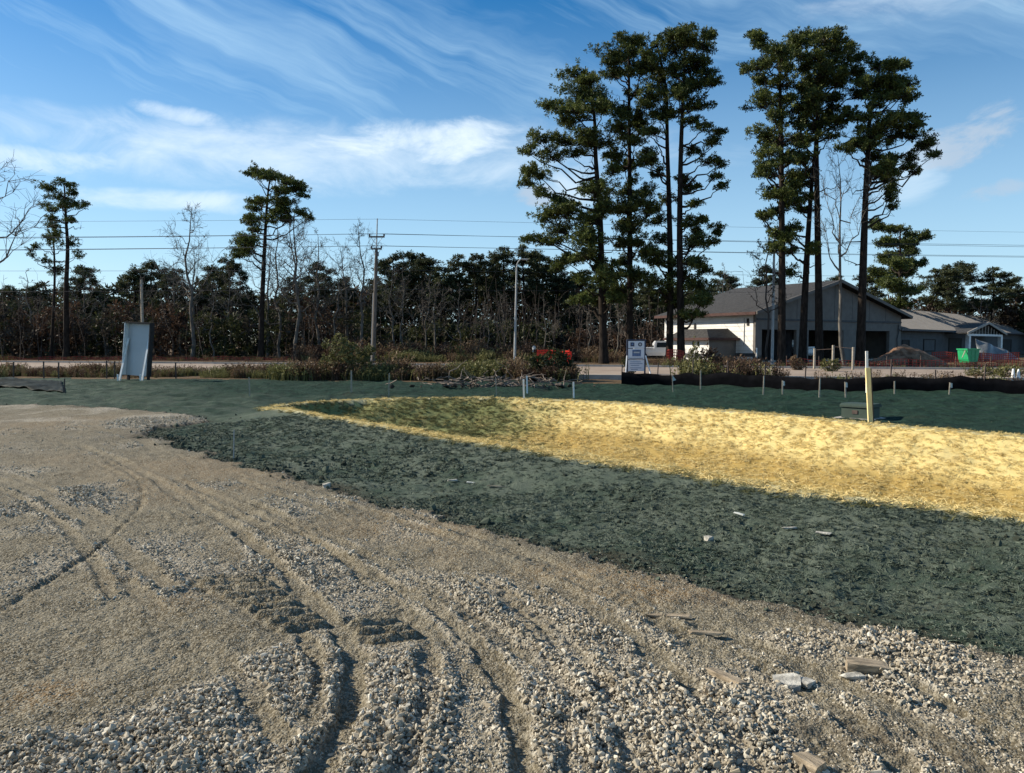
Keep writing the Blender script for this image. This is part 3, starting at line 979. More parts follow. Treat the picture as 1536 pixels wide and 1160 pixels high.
def strands(name, nb, length, width, height, mat, seed, K=3):
    """a loose bunch of thin bent strips lying about"""
    rg = np.random.default_rng(seed)
    V = []; F = []; T = []
    for b in range(nb):
        a = rg.uniform(0, 2 * PI); L = length * rg.uniform(.5, 1.2); c = rg.normal(0, length * .35, 2)
        d = np.array((math.cos(a), math.sin(a))); p = np.array((-d[1], d[0]))
        h0 = rg.uniform(0, height * .4); hm = rg.uniform(.2, 1) * height; bend = rg.normal(0, .25) * L
        base = len(V); t = rg.random()
        for s in range(K):
            f = s / (K - 1)
            q2 = c + d * (f - .5) * L + p * bend * f * (1 - f)
            z = h0 + hm * (4 * f * (1 - f) if rg.random() < .7 else f)
            w_ = width * (1 - .5 * abs(2 * f - 1))
            V += [(*(q2 + p * w_ / 2), z), (*(q2 - p * w_ / 2), z + width * .4)]; T += [t, t]
        for s in range(K - 1):
            F.append((base + 2 * s, base + 2 * s + 1, base + 2 * s + 3, base + 2 * s + 2))
    return mesh_from(name, V, [np.array(F)], mat, attrs={'tint': T})


straws = proto_coll('straws', [strands('straw_bunch', 16, .10, .005, .022, MAT['straw_bit'], 400 + i) for i in range(5)] + [strands('olive_bunch', 14, .10, .006, .03, MAT['olive_weed'], 420 + i) for i in range(3)])
X, Y = [], []
for (dn, r0, r1) in ((330, 6, 13), (130, 13, 24)):
    x, y = polar_pts(dn, r0, r1); X.append(x); Y.append(y)
X = np.concatenate(X); Y = np.concatenate(Y)
Zs, rg_, at_s, sdy_s, sdb_s = terrain(X, Y, True)
k_ = (rg_ == 2) | ((sdb_s < .5) & (rg_ == 1) & (rng.random(len(X)) < np.exp(-(sdb_s / .28) ** 2)))
X, Y, Zs, sw = X[k_], Y[k_], Zs[k_], at_s['straw'][k_]
n_ = len(X)
pick = np.where(rng.random(n_) < sstep(sw, .12, .85) * .985 + .015, rng.integers(0, 5, n_), 5 + rng.integers(0, 3, n_))
rot = np.c_[rng.normal(0, .2, (n_, 2)), rng.uniform(0, 6.28, n_)]
scatter('straw', np.stack([X, Y, Zs], -1), rot, np.repeat(rng.uniform(.6, 1.3, (n_, 1)), 3, 1), pick.astype(float), straws, 'golden straw spread thickly over the basin banks, thin and greenish at the far end', 'straw')
print('straw', n_)

mulch = proto_coll('mulch', [strands('mulch_bunch', 12, .040, .0040, .008, MAT['mulch_bit'], 440 + i) for i in range(5)])
X, Y = [], []
for (dn, r0, r1) in ((700, 3.6, 8), (200, 8, 16)):
    x, y = polar_pts(dn, r0, r1); X.append(x); Y.append(y)
X = np.concatenate(X); Y = np.concatenate(Y)
Zs, rg_, at_s, sdy_s, sdb_s = terrain(X, Y, True)
k_ = (rg_ == 1) & (rng.random(len(X)) < (.15 + .8 * at_s['mulch']) * sstep(sdb_s, .1, .5))
X, Y, Zs = X[k_], Y[k_], Zs[k_]
n_ = len(X)
rot = np.c_[rng.normal(0, .3, (n_, 2)), rng.uniform(0, 6.28, n_)]
scatter('mulch', np.stack([X, Y, Zs], -1), rot, np.repeat(rng.uniform(.6, 1.4, (n_, 1)) * (1 + .5 * (Y[:, None] > 9)), 3, 1), rng.integers(0, 5, n_).astype(float), mulch, 'blue-green mulch fibres sprayed over the seeded ground', 'mulch')
print('mulch', n_)


# weeds along the road
def weed(seed, mat, h=1.0, nb=16, spread=.35, w=.018):
    rg = np.random.default_rng(seed)
    V = []; F = []; T = []
    for b in range(nb):
        a = rg.uniform(0, 2 * PI); lean = rg.uniform(.1, .5); L = h * rg.uniform(.45, 1.1)
        o = rg.normal(0, spread * .4, 2); d = np.array((math.cos(a), math.sin(a))); p = np.array((-d[1], d[0]))
        base = len(V); t = rg.random()
        for s in range(4):
            f = s / 3
            q2 = o + d * lean * L * f ** 1.6
            ww = w * (1 - .75 * f)
            V += [(*(q2 + p * ww), L * f * (1 - .15 * f)), (*(q2 - p * ww), L * f * (1 - .15 * f))]; T += [t, t]
        for s in range(3):
            F.append((base + 2 * s, base + 2 * s + 1, base + 2 * s + 3, base + 2 * s + 2))
        for j in range(7):          # seed heads and leaves
            f = rg.uniform(.35, 1); q2 = o + d * lean * L * f ** 1.6; z = L * f * (1 - .15 * f)
            e1 = rg.normal(0, 1, 3); e1 /= np.linalg.norm(e1); e2 = np.cross(e1, rg.normal(0, 1, 3)); e2 /= np.linalg.norm(e2)
            s_ = rg.uniform(.03, .075); c0 = np.array((*q2, z)); bb = len(V)
            V += [c0, c0 + e1 * s_ + e2 * s_ * .4, c0 + e1 * s_ * 1.6, c0 + e1 * s_ - e2 * s_ * .4]; T += [min(1, t + .2)] * 4
            F.append((bb, bb + 1, bb + 2, bb + 3))
    return mesh_from('weed', V, [np.array(F)], mat, attrs={'tint': T})


weeds = proto_coll('weeds', [weed(500 + i, MAT['dry_weed']) for i in range(4)] + [weed(510 + i, MAT['shrub_rust'], 1, 18) for i in range(3)] + [weed(520 + i, MAT['olive_weed'], .8, 20, .5) for i in range(3)])
X, Y, K, SC = [], [], [], []
# bands: pixel range across, distance range, count, kind weights (dry, rust, olive), height
for (x0, x1, d0, d1, cnt, wts, hh) in ((-120, 470, 34.5, 37.0, 1000, (.4, .4, .2), .55), (400, 860, 32.3, 35, 1500, (.35, .35, .3), .85), (480, 860, 34, 44, 900, (.4, .35, .25), .7),
                                        (-120, 450, 66, 73, 500, (.35, .5, .15), .5), (450, 930, 64, 72, 900, (.35, .5, .15), 1.1), (440, 800, 66, 74, 900, (.3, .6, .1), 1.7), (930, 1700, 40, 60, 500, (.45, .25, .3), .5), (1020, 1160, 34, 36, 130, (.3, .5, .2), 1.1),
                                        (1150, 1540, 29, 31, 120, (.5, .2, .3), .55), (940, 1130, 50, 60, 250, (.3, .6, .1), .7), (-120, 470, 33.5, 35, 500, (.5, .3, .2), .4)):
    px = rng.uniform(x0, x1, cnt); dd = rng.uniform(d0, d1, cnt)
    x = (px - 768) / F_PX * dd; y = dd - 0.12 * x
    ok = fbm(x * .35, y * .5, 101, 3) > .40
    x, y = x[ok], y[ok]
    X.append(x); Y.append(y)
    kk = rng.choice(3, len(x), p=wts)
    # kinds grow in patches
    pat = fbm(x * .3, y * .3, 105, 2)
    kk = np.where(pat > .62, 2, kk); kk = np.where(pat < .36, 1, kk)
    K.append(np.choose(kk, [rng.integers(0, 4, len(x)), 4 + rng.integers(0, 3, len(x)), 7 + rng.integers(0, 3, len(x))]))
    SC.append(hh * rng.uniform(.5, 1.2, len(x)) * (.55 + .9 * fbm(x * .6, y * .6, 107, 2)))
X = np.concatenate(X); Y = np.concatenate(Y); K = np.concatenate(K); SC = np.concatenate(SC)
onroad = inside(X, Y, np.vstack([RN, RF[::-1]]))
X, Y, K, SC = X[~onroad], Y[~onroad], K[~onroad], SC[~onroad]
n_ = len(X)
Zs = terrain(X, Y)
scatter('roadside_weeds', np.stack([X, Y, Zs], -1), np.c_[np.zeros((n_, 2)), rng.uniform(0, 6.28, n_)], np.c_[SC * 1.1, SC * 1.1, SC], K.astype(float), weeds, 'dry brown and rust-coloured weeds along both sides of the road', 'weeds')

# ------------------------------------------------------------------ trees
def tuft_mesh(C, Rr, rg, K=16, wid=.16, up=.35):
    """needle tufts: K thin triangles round every centre; returns V, F, tint"""
    C = np.asarray(C, float); N = len(C)
    d = rg.normal(0, 1, (N, K, 3)); d[:, :, 2] += up
    d /= np.linalg.norm(d, axis=2, keepdims=True)
    r = rg.normal(0, 1, (N, K, 3)); w = np.cross(d, r); w /= np.linalg.norm(w, axis=2, keepdims=True) + 1e-9
    Rk = Rr[:, None, None] * rg.uniform(.7, 1.15, (N, K, 1))
    out = (np.arange(K) % 2 == 0)[None, :, None]
    c = C[:, None, :]
    tip = c + d * Rk
    mid = c + d * Rk * .35
    p0 = np.where(out, c, tip)
    p1 = np.where(out, tip + w * Rk * wid, mid + w * Rk * wid)
    p2 = np.where(out, tip - w * Rk * wid, mid - w * Rk * wid)
    V = np.stack([p0, p1, p2], 2).reshape(-1, 3)
    F = np.arange(N * K * 3).reshape(-1, 3)
    t = np.clip(rg.normal(.45, .22, (N, 1, 1)) + rg.normal(0, .12, (N, K, 1)), 0, 1)
    T = np.broadcast_to(t, (N, K, 3)).reshape(-1)
    return V, F, T


def limb_curve(a, b, rg, m=6, sag=.12, wob=.05):
    """a branch from a to b: leaves flat, turns up, small kinks"""
    a = np.asarray(a, float); b = np.asarray(b, float)
    t = np.linspace(0, 1, m)[:, None]
    L = np.linalg.norm(b - a)
    P = a + (b - a) * t
    P[:, 2] -= (np.sin(t[:, 0] * PI) * sag * L)
    k = rg.normal(0, wob * L, (m, 3)); k[0] = 0; k[-1] = 0
    return P + k


def pine_geometry(trunk, r0, clumps, rg, px_m=1.0, dens=1.0, tuft_r=.27, K=18, dead=4, rtop=.06):
    """trunk (n,3) polyline from base up; clumps: list of (x, y, z, rx, ry, rz). Two part meshes: trunk with limbs, crown"""
    trunk = np.asarray(trunk, float)
    zt = trunk[:, 2]
    f = (zt - zt[0]) / (zt[-1] - zt[0])
    rad_t = r0 * (1 - f) ** .8 * (1 - rtop / r0) + rtop
    rad_t = rad_t * (1 + .35 * np.exp(-f * 40))
    tv, tf = tubes(trunk[None], rad_t[None], 9)
    V = [tv]; Fq = [tf]; off = len(tv)

    def on_trunk(z):
        return np.array([np.interp(z, zt, trunk[:, i]) for i in range(3)]), np.interp(z, zt, rad_t)
    P6, R6, P3, R3 = [], [], [], []
    tc_, tr_ = [], []
    for (x, y, z, rx, ry, rz) in clumps:
        c = np.array((x, y, z))
        base, br = on_trunk(z)
        hd = math.hypot(x - base[0], y - base[1])
        za = z - rg.uniform(.15, .55) * hd - rz * .6 - .1
        za = max(min(za, zt[-1] - .2), zt[0] + 2.5)
        base, br = on_trunk(za)
        end = c + np.array((0, 0, -rz * .25))
        if hd > .35 or za < z - 1:
            P6.append(limb_curve(base, end, rg, 7, rg.uniform(-.03, .16), .035))
            q0 = min(br * .55, .03 + .018 * hd + .02)
            R6.append(np.linspace(q0, .018, 7))
        n_ = max(8, int(66 * dens * (rx * rz / .38) ** .85))
        ns = 7                               # sprays: small groups of tufts round the bough
        sc_ = rg.normal(0, 1, (ns, 3)); sc_ /= np.linalg.norm(sc_, axis=1, keepdims=True)
        sc_ *= rg.uniform(.35, 1.0, (ns, 1)); sc_[0] *= .2
        p = sc_[rg.integers(0, ns, n_)] + rg.normal(0, .24, (n_, 3))
        p *= np.array((rx, ry, rz)) * np.array((1.08, 1.08, 1.2))
        p[:, 2] = np.where(p[:, 2] < -.2 * rz, p[:, 2] * .6, p[:, 2])
        q = c + p
        tc_.append(q); tr_.append(np.full(n_, tuft_r) * rg.uniform(.6, 1.15, n_))
        for j in range(min(n_, int(5 + n_ * .22))):
            s = end + (c - end) * rg.random() * .3 + rg.normal(0, .05, 3) if rg.random() < .6 else end + (base - end) * rg.uniform(0, .3)
            mid = (s + q[j]) / 2 + np.array((0, 0, -.06)) + rg.normal(0, .05, 3)
            P3.append([s, mid, q[j]]); R3.append([.020, .014, .008])
    for _ in range(dead):           # dead snags below the crown
        z = rg.uniform(zt[0] + .25 * (zt[-1] - zt[0]), zt[0] + .8 * (zt[-1] - zt[0]))
        base, br = on_trunk(z); a = rg.uniform(0, 2 * PI); L = rg.uniform(.8, 2.6)
        e_ = base + np.array((math.cos(a) * L, math.sin(a) * L, L * rg.uniform(-.15, .5)))
        P6.append(limb_curve(base, e_, rg, 7, .06, .06)); R6.append(np.linspace(.045, .012, 7))
        for j in range(3):
            s = P6[-1][rg.integers(3, 6)]
            P3.append([s, s + rg.normal(0, .2, 3), s + rg.normal(0, .45, 3) + (0, 0, .2)]); R3.append([.014, .010, .006])
    for P, Q, sides in ((P6, R6, 5), (P3, R3, 3)):
        if P:
            v_, f_ = tubes(np.array(P), np.array(Q), sides)
            V.append(v_); Fq.append(f_ + off); off += len(v_)
    cv, cf, ct = tuft_mesh(np.vstack(tc_), np.concatenate(tr_), rg, K)
    return (np.vstack(V), np.vstack(Fq)), (cv, cf, ct)


def plant_pine(name, label, geo, loc, group=None, needles='needles', bark='bark', cat='pine tree'):
    (bv, bf), (cv, cf, ct) = geo
    loc = np.asarray(loc, float)
    t = thing(name, label, cat, loc, 0, group)
    link('trunk', mesh_from('trunk', bv - loc, [bf], MAT[bark], True), t)
    link('crown', mesh_from('crown', cv - loc, [cf], MAT[needles], False, {'tint': ct}), t)
    return t


def hero_pine(name, label, trunk_px, Y, r0, cl, seed, group=None, depth=2.6, dens=1.0, tuft_r=.25, dead=4, needles='needles', fill=.45):
    rg = np.random.default_rng(seed)
    pxm = Y / F_PX
    base = at_d(trunk_px[0][0], trunk_px[0][1], Y)
    zb = zat(base[0], base[1])
    pts = [np.array((base[0], Y, zb - .1))] + [at_d(x, y, Y) for (x, y) in trunk_px[1:]]
    tr = spline(np.array(pts), 6)
    tr[:, 1] += np.sin(np.linspace(0, 3, len(tr))) * .25 * rg.normal()
    C = []
    for (x, y, rx, ry) in cl:
        cz = at_d(x, y, Y)
        tx = np.interp(cz[2], tr[:, 2], tr[:, 0])
        dx_ = abs(cz[0] - tx)
        dep = rg.uniform(-1, 1) * math.sqrt(max(.4, depth ** 2 - min(dx_, depth * .9) ** 2))
        c = at_d(x, y, Y + dep)
        a, b = rx * pxm * 1.08, ry * pxm * 1.08
        C.append((c[0], c[1], c[2], a, a * rg.uniform(.75, 1.1), b))
        if rg.random() < fill and dx_ < 2.0:      # the far and near side of the crown
            s = -np.sign(dep) if dep else 1
            c2 = at_d(x + rg.normal(0, 5), y + rg.normal(0, 4), Y + s * rg.uniform(.6, 1) * depth)
            C.append((c2[0], c2[1], c2[2], a * .8, a * .8, b * .9))
    geo = pine_geometry(tr, r0, C, rg, dens=dens, tuft_r=tuft_r, dead=dead)
    return plant_pine(name, label, geo, (base[0], Y, zb), group, needles)


CL1 = [(869,113,30,10),(869,139,35,14),(825,157,20,9),(864,165,35,14),(905,160,22,12),(849,180,20,12),(849,209,40,10),(805,209,18,10),(792,227,16,8),(885,214,30,14),(825,237,22,10),(797,255,16,10),(812,263,20,9),(792,273,14,8),(812,289,16,10),(830,300,10,6),(890,284,24,14),(851,307,25,10),(921,253,18,14),(850,316,40,14),(817,327,16,10),(839,344,30,12),(800,358,16,9),(823,363,26,9),(878,355,30,14),(894,322,25,16),(850,391,22,12),(834,402,14,8),(872,383,22,14),(867,449,14,10),(911,424,22,14),(916,438,20,14),(884,120,18,8),(890,140,20,10),(905,300,18,14),(900,400,18,14),(870,420,14,10),(895,450,16,12),(858,232,20,8)]
CL2 = [(942,59,20,9),(918,79,22,9),(947,77,18,9),(921,90,24,8),(960,100,18,10),(921,108,15,8),(939,110,14,7),(931,167,16,10),(957,175,14,10),(931,191,22,12),(947,206,18,10),(921,235,14,8),(937,253,16,10),(960,185,16,10),(968,232,16,8),(937,284,26,12),(968,286,16,10),(952,305,30,10),(939,314,30,12),(977,317,14,8),(944,344,24,14),(933,363,20,10),(961,363,16,9),(928,410,20,14),(950,140,12,8),(940,390,18,12),(958,415,16,12),(936,440,18,12)]
CL3 = [(983,67,16,8),(980,85,20,12),(978,103,16,10),(988,123,22,12),(980,142,26,12),(973,160,22,10),(988,173,20,12),(968,196,18,9),(983,198,14,7),(973,242,22,9),(988,260,14,8),(988,330,18,9),(996,361,16,10),(988,391,22,14),(980,377,16,10),(1000,170,16,10),(1000,300,14,8),(985,420,18,12),(1000,440,16,12)]
CL4 = [(1027,48,18,9),(1009,54,14,9),(1030,64,20,10),(1066,56,14,9),(1061,69,20,10),(1014,77,22,12),(1045,92,20,12),(1030,105,26,14),(1063,108,12,8),(1063,126,14,8),(1045,126,18,10),(1012,108,16,10),(1045,155,22,10),(1014,139,16,10),(1037,180,16,8),(1056,193,16,7),(1079,198,10,8),(1071,217,14,9),(1040,227,16,8),(1063,240,14,8),(1079,248,9,8),(1074,263,10,7),(1084,279,9,6),(1037,281,16,9),(1027,268,14,10),(1041,306,14,6),(1032,333,14,9),(1052,328,12,6),(1071,347,12,9),(1068,363,14,7),(1043,366,16,10),(1057,405,14,8),(1038,391,18,12),(1046,427,22,14),(1052,454,20,14),(1035,471,18,12),(1010,454,20,14),(1030,130,18,12),(1045,350,14,9),(1020,410,18,12)]
CL5 = [(1132,53,14,7),(1140,64,16,9),(1163,74,22,10),(1171,84,18,10),(1135,102,20,7),(1117,106,9,6),(1148,95,14,8),(1181,100,10,12),(1168,126,24,11),(1142,123,14,8),(1148,144,14,8),(1179,144,16,9),(1140,157,20,8),(1173,167,26,10),(1163,180,22,10),(1148,203,22,8),(1173,211,26,10),(1192,211,16,8),(1158,229,20,10),(1199,234,18,12),(1148,250,18,8),(1155,260,16,7),(1168,291,26,10),(1186,278,16,10),(1184,304,20,10),(1142,326,16,6),(1163,315,18,7),(1167,353,14,8),(1163,374,12,8),(1180,240,16,9)]
CL6 = [(1204,61,24,9),(1192,74,14,8),(1238,58,22,9),(1261,56,12,10),(1251,71,26,10),(1274,69,8,7),(1225,84,28,11),(1261,90,26,10),(1287,87,12,8),(1210,97,16,10),(1241,100,24,12),(1277,105,18,10),(1236,126,32,12),(1261,123,18,12),(1204,131,14,9),(1215,154,18,10),(1246,146,20,12),(1282,141,16,9),(1215,165,20,10),(1246,170,18,10),(1204,180,16,10),(1230,185,26,12),(1256,183,14,10),(1199,190,10,7),(1243,206,18,8),(1225,110,22,12),(1225,145,18,12)]
CL6B = [(1207,216,16,9),(1215,258,14,8),(1197,263,16,9),(1204,276,18,9),(1194,291,16,10),(1215,296,14,9),(1199,315,18,8),(1186,342,14,8),(1181,358,14,10),(1184,376,12,8),(1216,374,14,9),(1186,409,14,7),(1205,240,14,8)]
CL7 = [(1311,100,16,10),(1331,95,14,9),(1347,100,12,8),(1318,118,24,11),(1344,123,22,10),(1362,126,12,8),(1303,133,14,9),(1329,141,22,10),(1352,144,18,8),(1318,154,16,9),(1365,152,8,6),(1274,170,14,10),(1344,175,20,9),(1367,175,16,9),(1329,185,16,10),(1354,190,26,10),(1378,185,12,9),(1308,196,18,9),(1370,203,20,9),(1398,214,14,9),(1385,221,12,9),(1398,234,10,7),(1285,211,22,10),(1308,219,20,10),(1336,208,16,9),(1272,224,14,8),(1318,232,18,11),(1339,242,14,8),(1367,237,14,7),(1362,250,12,7),(1375,258,9,6),(1318,255,18,10),(1331,265,16,9),(1336,281,14,9),(1336,296,10,9),(1342,309,8,5),(1295,120,14,10),(1300,175,16,10)]
CL8 = [(1320,340,14,8),(1345,345,16,8),(1370,360,16,8),(1385,355,8,6),(1335,365,14,9),(1360,380,18,9),(1330,390,16,10),(1355,405,22,12),(1375,395,12,8),(1335,425,18,12),(1360,435,22,12),(1345,455,20,10),(1320,410,14,8)]
GL, GR = 'tall pines left of the unfinished building', 'tall pines in front of the unfinished building'
hero_pine('pine_tree', 'broad leftmost pine of the left tall clump, boughs reaching low on its left', [(906, 541), (903, 430), (900, 320), (894, 240), (892, 180), (884, 108)], 60, .34, CL1, 1, GL)
hero_pine('pine_tree', 'slim tall pine with a small pointed top, second from left in the left clump', [(945, 541), (945, 420), (945, 300), (944, 180), (943, 55)], 61, .27, CL2, 2, GL)
hero_pine('pine_tree', 'straight pine, third in the left tall clump, beside its taller close neighbour', [(1004, 543), (1007, 430), (1006, 320), (1003, 220), (1000, 130), (985, 62)], 60, .29, CL3, 3, GL)
hero_pine('pine_tree', 'tallest pine of the left clump, its boughs hanging down the right side', [(1022, 543), (1020, 430), (1019, 330), (1021, 220), (1025, 130), (1028, 44)], 58.5, .30, CL4, 4, GL, dead=6)
hero_pine('pine_tree', 'narrow tall pine with open tiers, leftmost of the right tall clump', [(1172, 547), (1172, 430), (1171, 300), (1170, 180), (1168, 70)], 54, .29, CL5, 5, GR, dead=6)
hero_pine('pine_tree', 'straight tall pine with the fullest flat-topped crown in the middle of the right clump', [(1229, 547), (1229, 430), (1228, 320), (1227, 200), (1232, 120), (1238, 54)], 54.5, .29, CL6, 6, GR, dead=3)
hero_pine('pine_tree', 'leaning pine with a sparse lower crown, its trunk crossing behind the straight pine beside it', [(1203, 547), (1207, 450), (1213, 340), (1219, 260), (1224, 205)], 55.5, .30, CL6B, 7, GR, dead=3)
hero_pine('pine_tree', 'tall pine with boughs spreading far right, rightmost of the right tall clump', [(1290, 548), (1291, 440), (1293, 330), (1297, 240), (1303, 170), (1320, 98)], 53.5, .32, CL7, 8, GR, dead=8)
hero_pine('pine_tree', 'shorter bushy pine standing behind the building gable, right of the tall trunks', [(1346, 540), (1347, 470), (1349, 400), (1350, 342)], 96, .34, CL8, 9, 'pines behind the building', depth=3.5, tuft_r=.36)
CLL = [(76,282,14,8),(100,277,14,7),(110,289,10,8),(86,296,16,8),(72,313,12,8),(93,310,16,8),(114,306,10,7),(128,310,7,6),(76,327,14,7),(103,330,12,6),(79,337,10,6)]
CLL2 = [(83,351,12,7),(76,365,16,9),(55,368,8,6),(107,365,10,9),(48,382,10,6),(114,382,10,6),(83,406,16,9),(70,392,12,6)]
hero_pine('pine_tree', 'lone pine at far left with one small ragged crown on a bare curving trunk', [(100, 541), (101, 440), (104, 375), (101, 330), (97, 280)], 74, .30, CLL, 10, 'pines rising over the left wood', depth=2.2, dens=.8, fill=.1)
hero_pine('pine_tree', 'thin sparse pine just left of the lone bare-trunked pine at far left', [(76, 541), (80, 470), (82, 410), (80, 350)], 75.5, .16, CLL2, 11, 'pines rising over the left wood', depth=2.2, dens=.55, fill=.1)
CLC = [(374,260,12,6),(388,265,12,6),(412,268,20,8),(429,272,14,7),(453,282,14,8),(436,285,18,7),(415,285,16,8),(453,294,8,5),(388,303,16,6),(422,303,18,7),(381,313,12,7),(436,315,14,8),(450,320,12,7),(415,316,16,8),(464,330,9,6),(433,330,16,8),(374,334,14,7),(402,330,18,9),(384,344,14,7),(370,358,18,8),(360,365,14,8),(370,375,20,9),(360,382,16,7)]
hero_pine('pine_tree', 'old flat-topped pine with wide layered boughs rising highest over the left wood', [(391, 541), (393, 460), (396, 390), (399, 330), (402, 290), (405, 268)], 74, .30, CLC, 12, 'pines rising over the left wood', depth=3)


# pines of the background wood: a few built, then copied
def generic_pine(seed, h, crown_from=.5, spread=2.2, dens=.75, ncl=26, tuft_r=.34, K=12):
    rg = np.random.default_rng(seed)
    n_ = 9
    tr = np.zeros((n_, 3)); tr[:, 2] = np.linspace(-.1, h, n_)
    tr[:, 0] = np.cumsum(rg.normal(0, .09, n_)); tr[:, 1] = np.cumsum(rg.normal(0, .09, n_)); tr[:, :2] -= tr[0, :2]
    C = []
    for i in range(ncl):
        f = crown_from + (1 - crown_from) * (i + rg.random()) / ncl
        z = f * h
        g_ = (f - crown_from) / (1 - crown_from)
        rr_ = spread * (.35 + .75 * math.sin(min(1, g_ * 1.25 + .15) * PI * .8)) * rg.uniform(.35, 1.1) * (1 - .55 * g_ ** 3)
        a = i * 2.4 + rg.normal(0, .5)
        s = rg.uniform(.5, 1.0)
        C.append((math.cos(a) * rr_, math.sin(a) * rr_, z + rg.normal(0, .2), s, s, s * rg.uniform(.42, .6)))
    C.append((tr[-1, 0], tr[-1, 1], h + .1, .6, .6, .45))
    return pine_geometry(tr, .012 * h + .06, C, rg, dens=dens, tuft_r=tuft_r, K=K, dead=3, rtop=.04)


VAR = []
for i, (cf_, sp_, ncl) in enumerate(((.52, 2.1, 26), (.42, 2.6, 34), (.6, 2.0, 20), (.48, 2.3, 28), (.35, 2.4, 36))):
    (bv, bf), (cv, cf, ct) = generic_pine(900 + i, 13.0, cf_, sp_, ncl=ncl)
    VAR.append((mesh_from('trunk', bv, [bf], MAT['bark'], True), mesh_from('crown', cv, [cf], MAT['needles_far'], False, {'tint': ct})))


def bg_pine(var, px, top, Y, label, group, rz=0.0, wide=1.0):
    """one background pine: pixel column, pixel height of its top, distance"""
    p = at_d(px, 540, Y)
    h = at_d(px, top, Y)[2]
    t = thing('pine_tree', label, 'pine tree', (p[0], Y, 0), rz, group)
    s = h / 13.3
    t.scale = (s * wide, s * wide, s)
    link('trunk', VAR[var][0], t); link('crown', VAR[var][1], t)
    return t


GB = 'pines of the background wood'
BG = [  # var, px, top, Y, label, rot, wide
    (0, 18, 432, 92, 'low dark pine in the left corner of the wood, beside the big bare tree', 0, 1.5),
    (3, 130, 402, 90, 'rounded pine just right of the lone bare-trunked pine', 1.0, 1.3),
    (1, 152, 436, 96, 'low dark pine right of the rounded pine, with sky dipping over it', 2.1, 1.5),
    (1, 205, 408, 90, 'dark pine standing directly above the leaning white panel', 2.0, 1.4),
    (3, 232, 396, 92, 'dark round-topped pine between the white panel and the tall bare ash-grey tree', 3.0, 1.4),
    (4, 262, 408, 88, 'bushy dark pine just left of the tall bare forked tree', 4.0, 1.3),
    (1, 322, 404, 90, 'bushy dark pine just right of the tall bare forked tree', 5.0, 1.4),
    (4, 350, 392, 88, 'dark full pine just left of the old flat-topped pine', .5, 1.3),
    (0, 440, 420, 92, 'dark pine half hidden by pale bare branches right of the old flat-topped pine', 1.5, 1.4),
    (3, 480, 398, 90, 'round dark pine crown seen through the pale bare trees', 2.5, 1.4),
    (1, 518, 420, 92, 'low wide pine just left of the utility pole', 3.5, 1.4),
    (4, 588, 386, 90, 'dense dark pine rising just right of the utility pole', 4.5, 1.3),
    (1, 618, 384, 94, 'dense dark pine second right of the utility pole', 5.5, 1.3),
    (0, 636, 386, 90, 'pine with a tapering top beside the second dense pine right of the pole', .2, 1.2),
    (2, 661, 402, 88, 'slender pine with a pale leaning trunk midway between utility pole and street light', 1.2, 1.2),
    (0, 690, 388, 90, 'open-crowned pine left of the gap in the treeline, before the street light', 2.2, 1.3),
    (2, 716, 384, 92, 'thin pine with a small top in the gap left of the street light', 3.2, 1.0),
    (2, 738, 390, 96, 'thin dark pine with a small crown two trunks left of the street light', 4.2, 1.2),
    (0, 754, 376, 92, 'pine with a high rounded crown immediately left of the street light', 5.2, 1.2),
    (0, 788, 374, 91, 'pine with layered boughs immediately right of the street light', .7, 1.2),
    (3, 812, 384, 95, 'dark pine between the street light and the tall left clump', 1.7, 1.3),
    (1, 836, 398, 92, 'dark full pine against the left boughs of the tall left clump', 2.7, 1.3),
    (4, 870, 410, 90, 'dark low pine behind the leftmost tall trunk', 3.7, 1.4),
    (3, 970, 420, 92, 'dark pine between the two pairs of trunks of the left clump', 4.7, 1.5),
    (1, 1046, 430, 95, 'dark pine behind the right side of the left clump', 5.7, 1.5),
    (4, 1085, 412, 100, 'dark pine over the left end of the building roof', .9, 1.4),
    (3, 1150, 402, 104, 'dark pine over the roof ridge behind the thin steel pole', 1.9, 1.4),
    (1, 1252, 418, 106, 'dark pine peeking over the gable peak between tall trunks', 2.9, 1.3),
    (0, 1302, 410, 104, 'dark pine behind the right slope of the gable', 3.9, 1.3),
    (2, 1402, 404, 112, 'thin-topped pine behind the long metal roof, right of the bushy one', 4.9, 1.2),
    (0, 1420, 402, 110, 'layered pine behind the long metal roof, second right of the bushy one', 5.9, 1.3),
    (3, 1442, 396, 114, 'highest pine behind the long metal roof', .4, 1.3),
    (0, 1488, 406, 112, 'broad pine behind the porch end of the long metal roof', 1.4, 1.5),
    (1, 1516, 420, 116, 'broad dark pine near the right frame edge behind the metal roof', 2.4, 1.5),
    (4, 1550, 436, 112, 'dark pine cut by the right edge of the picture', 3.4, 1.5),
    (1, -25, 418, 94, 'dark pine cut by the left edge of the picture', 4.4, 1.4),
    (4, 60, 428, 95, 'low dark pine behind the thin sparse pine at far left', 5.4, 1.5)]
for (v_, px, top, Y_, lab, rz, wd) in BG:
    bg_pine(v_, px, top, Y_, lab, GB, rz, wd)


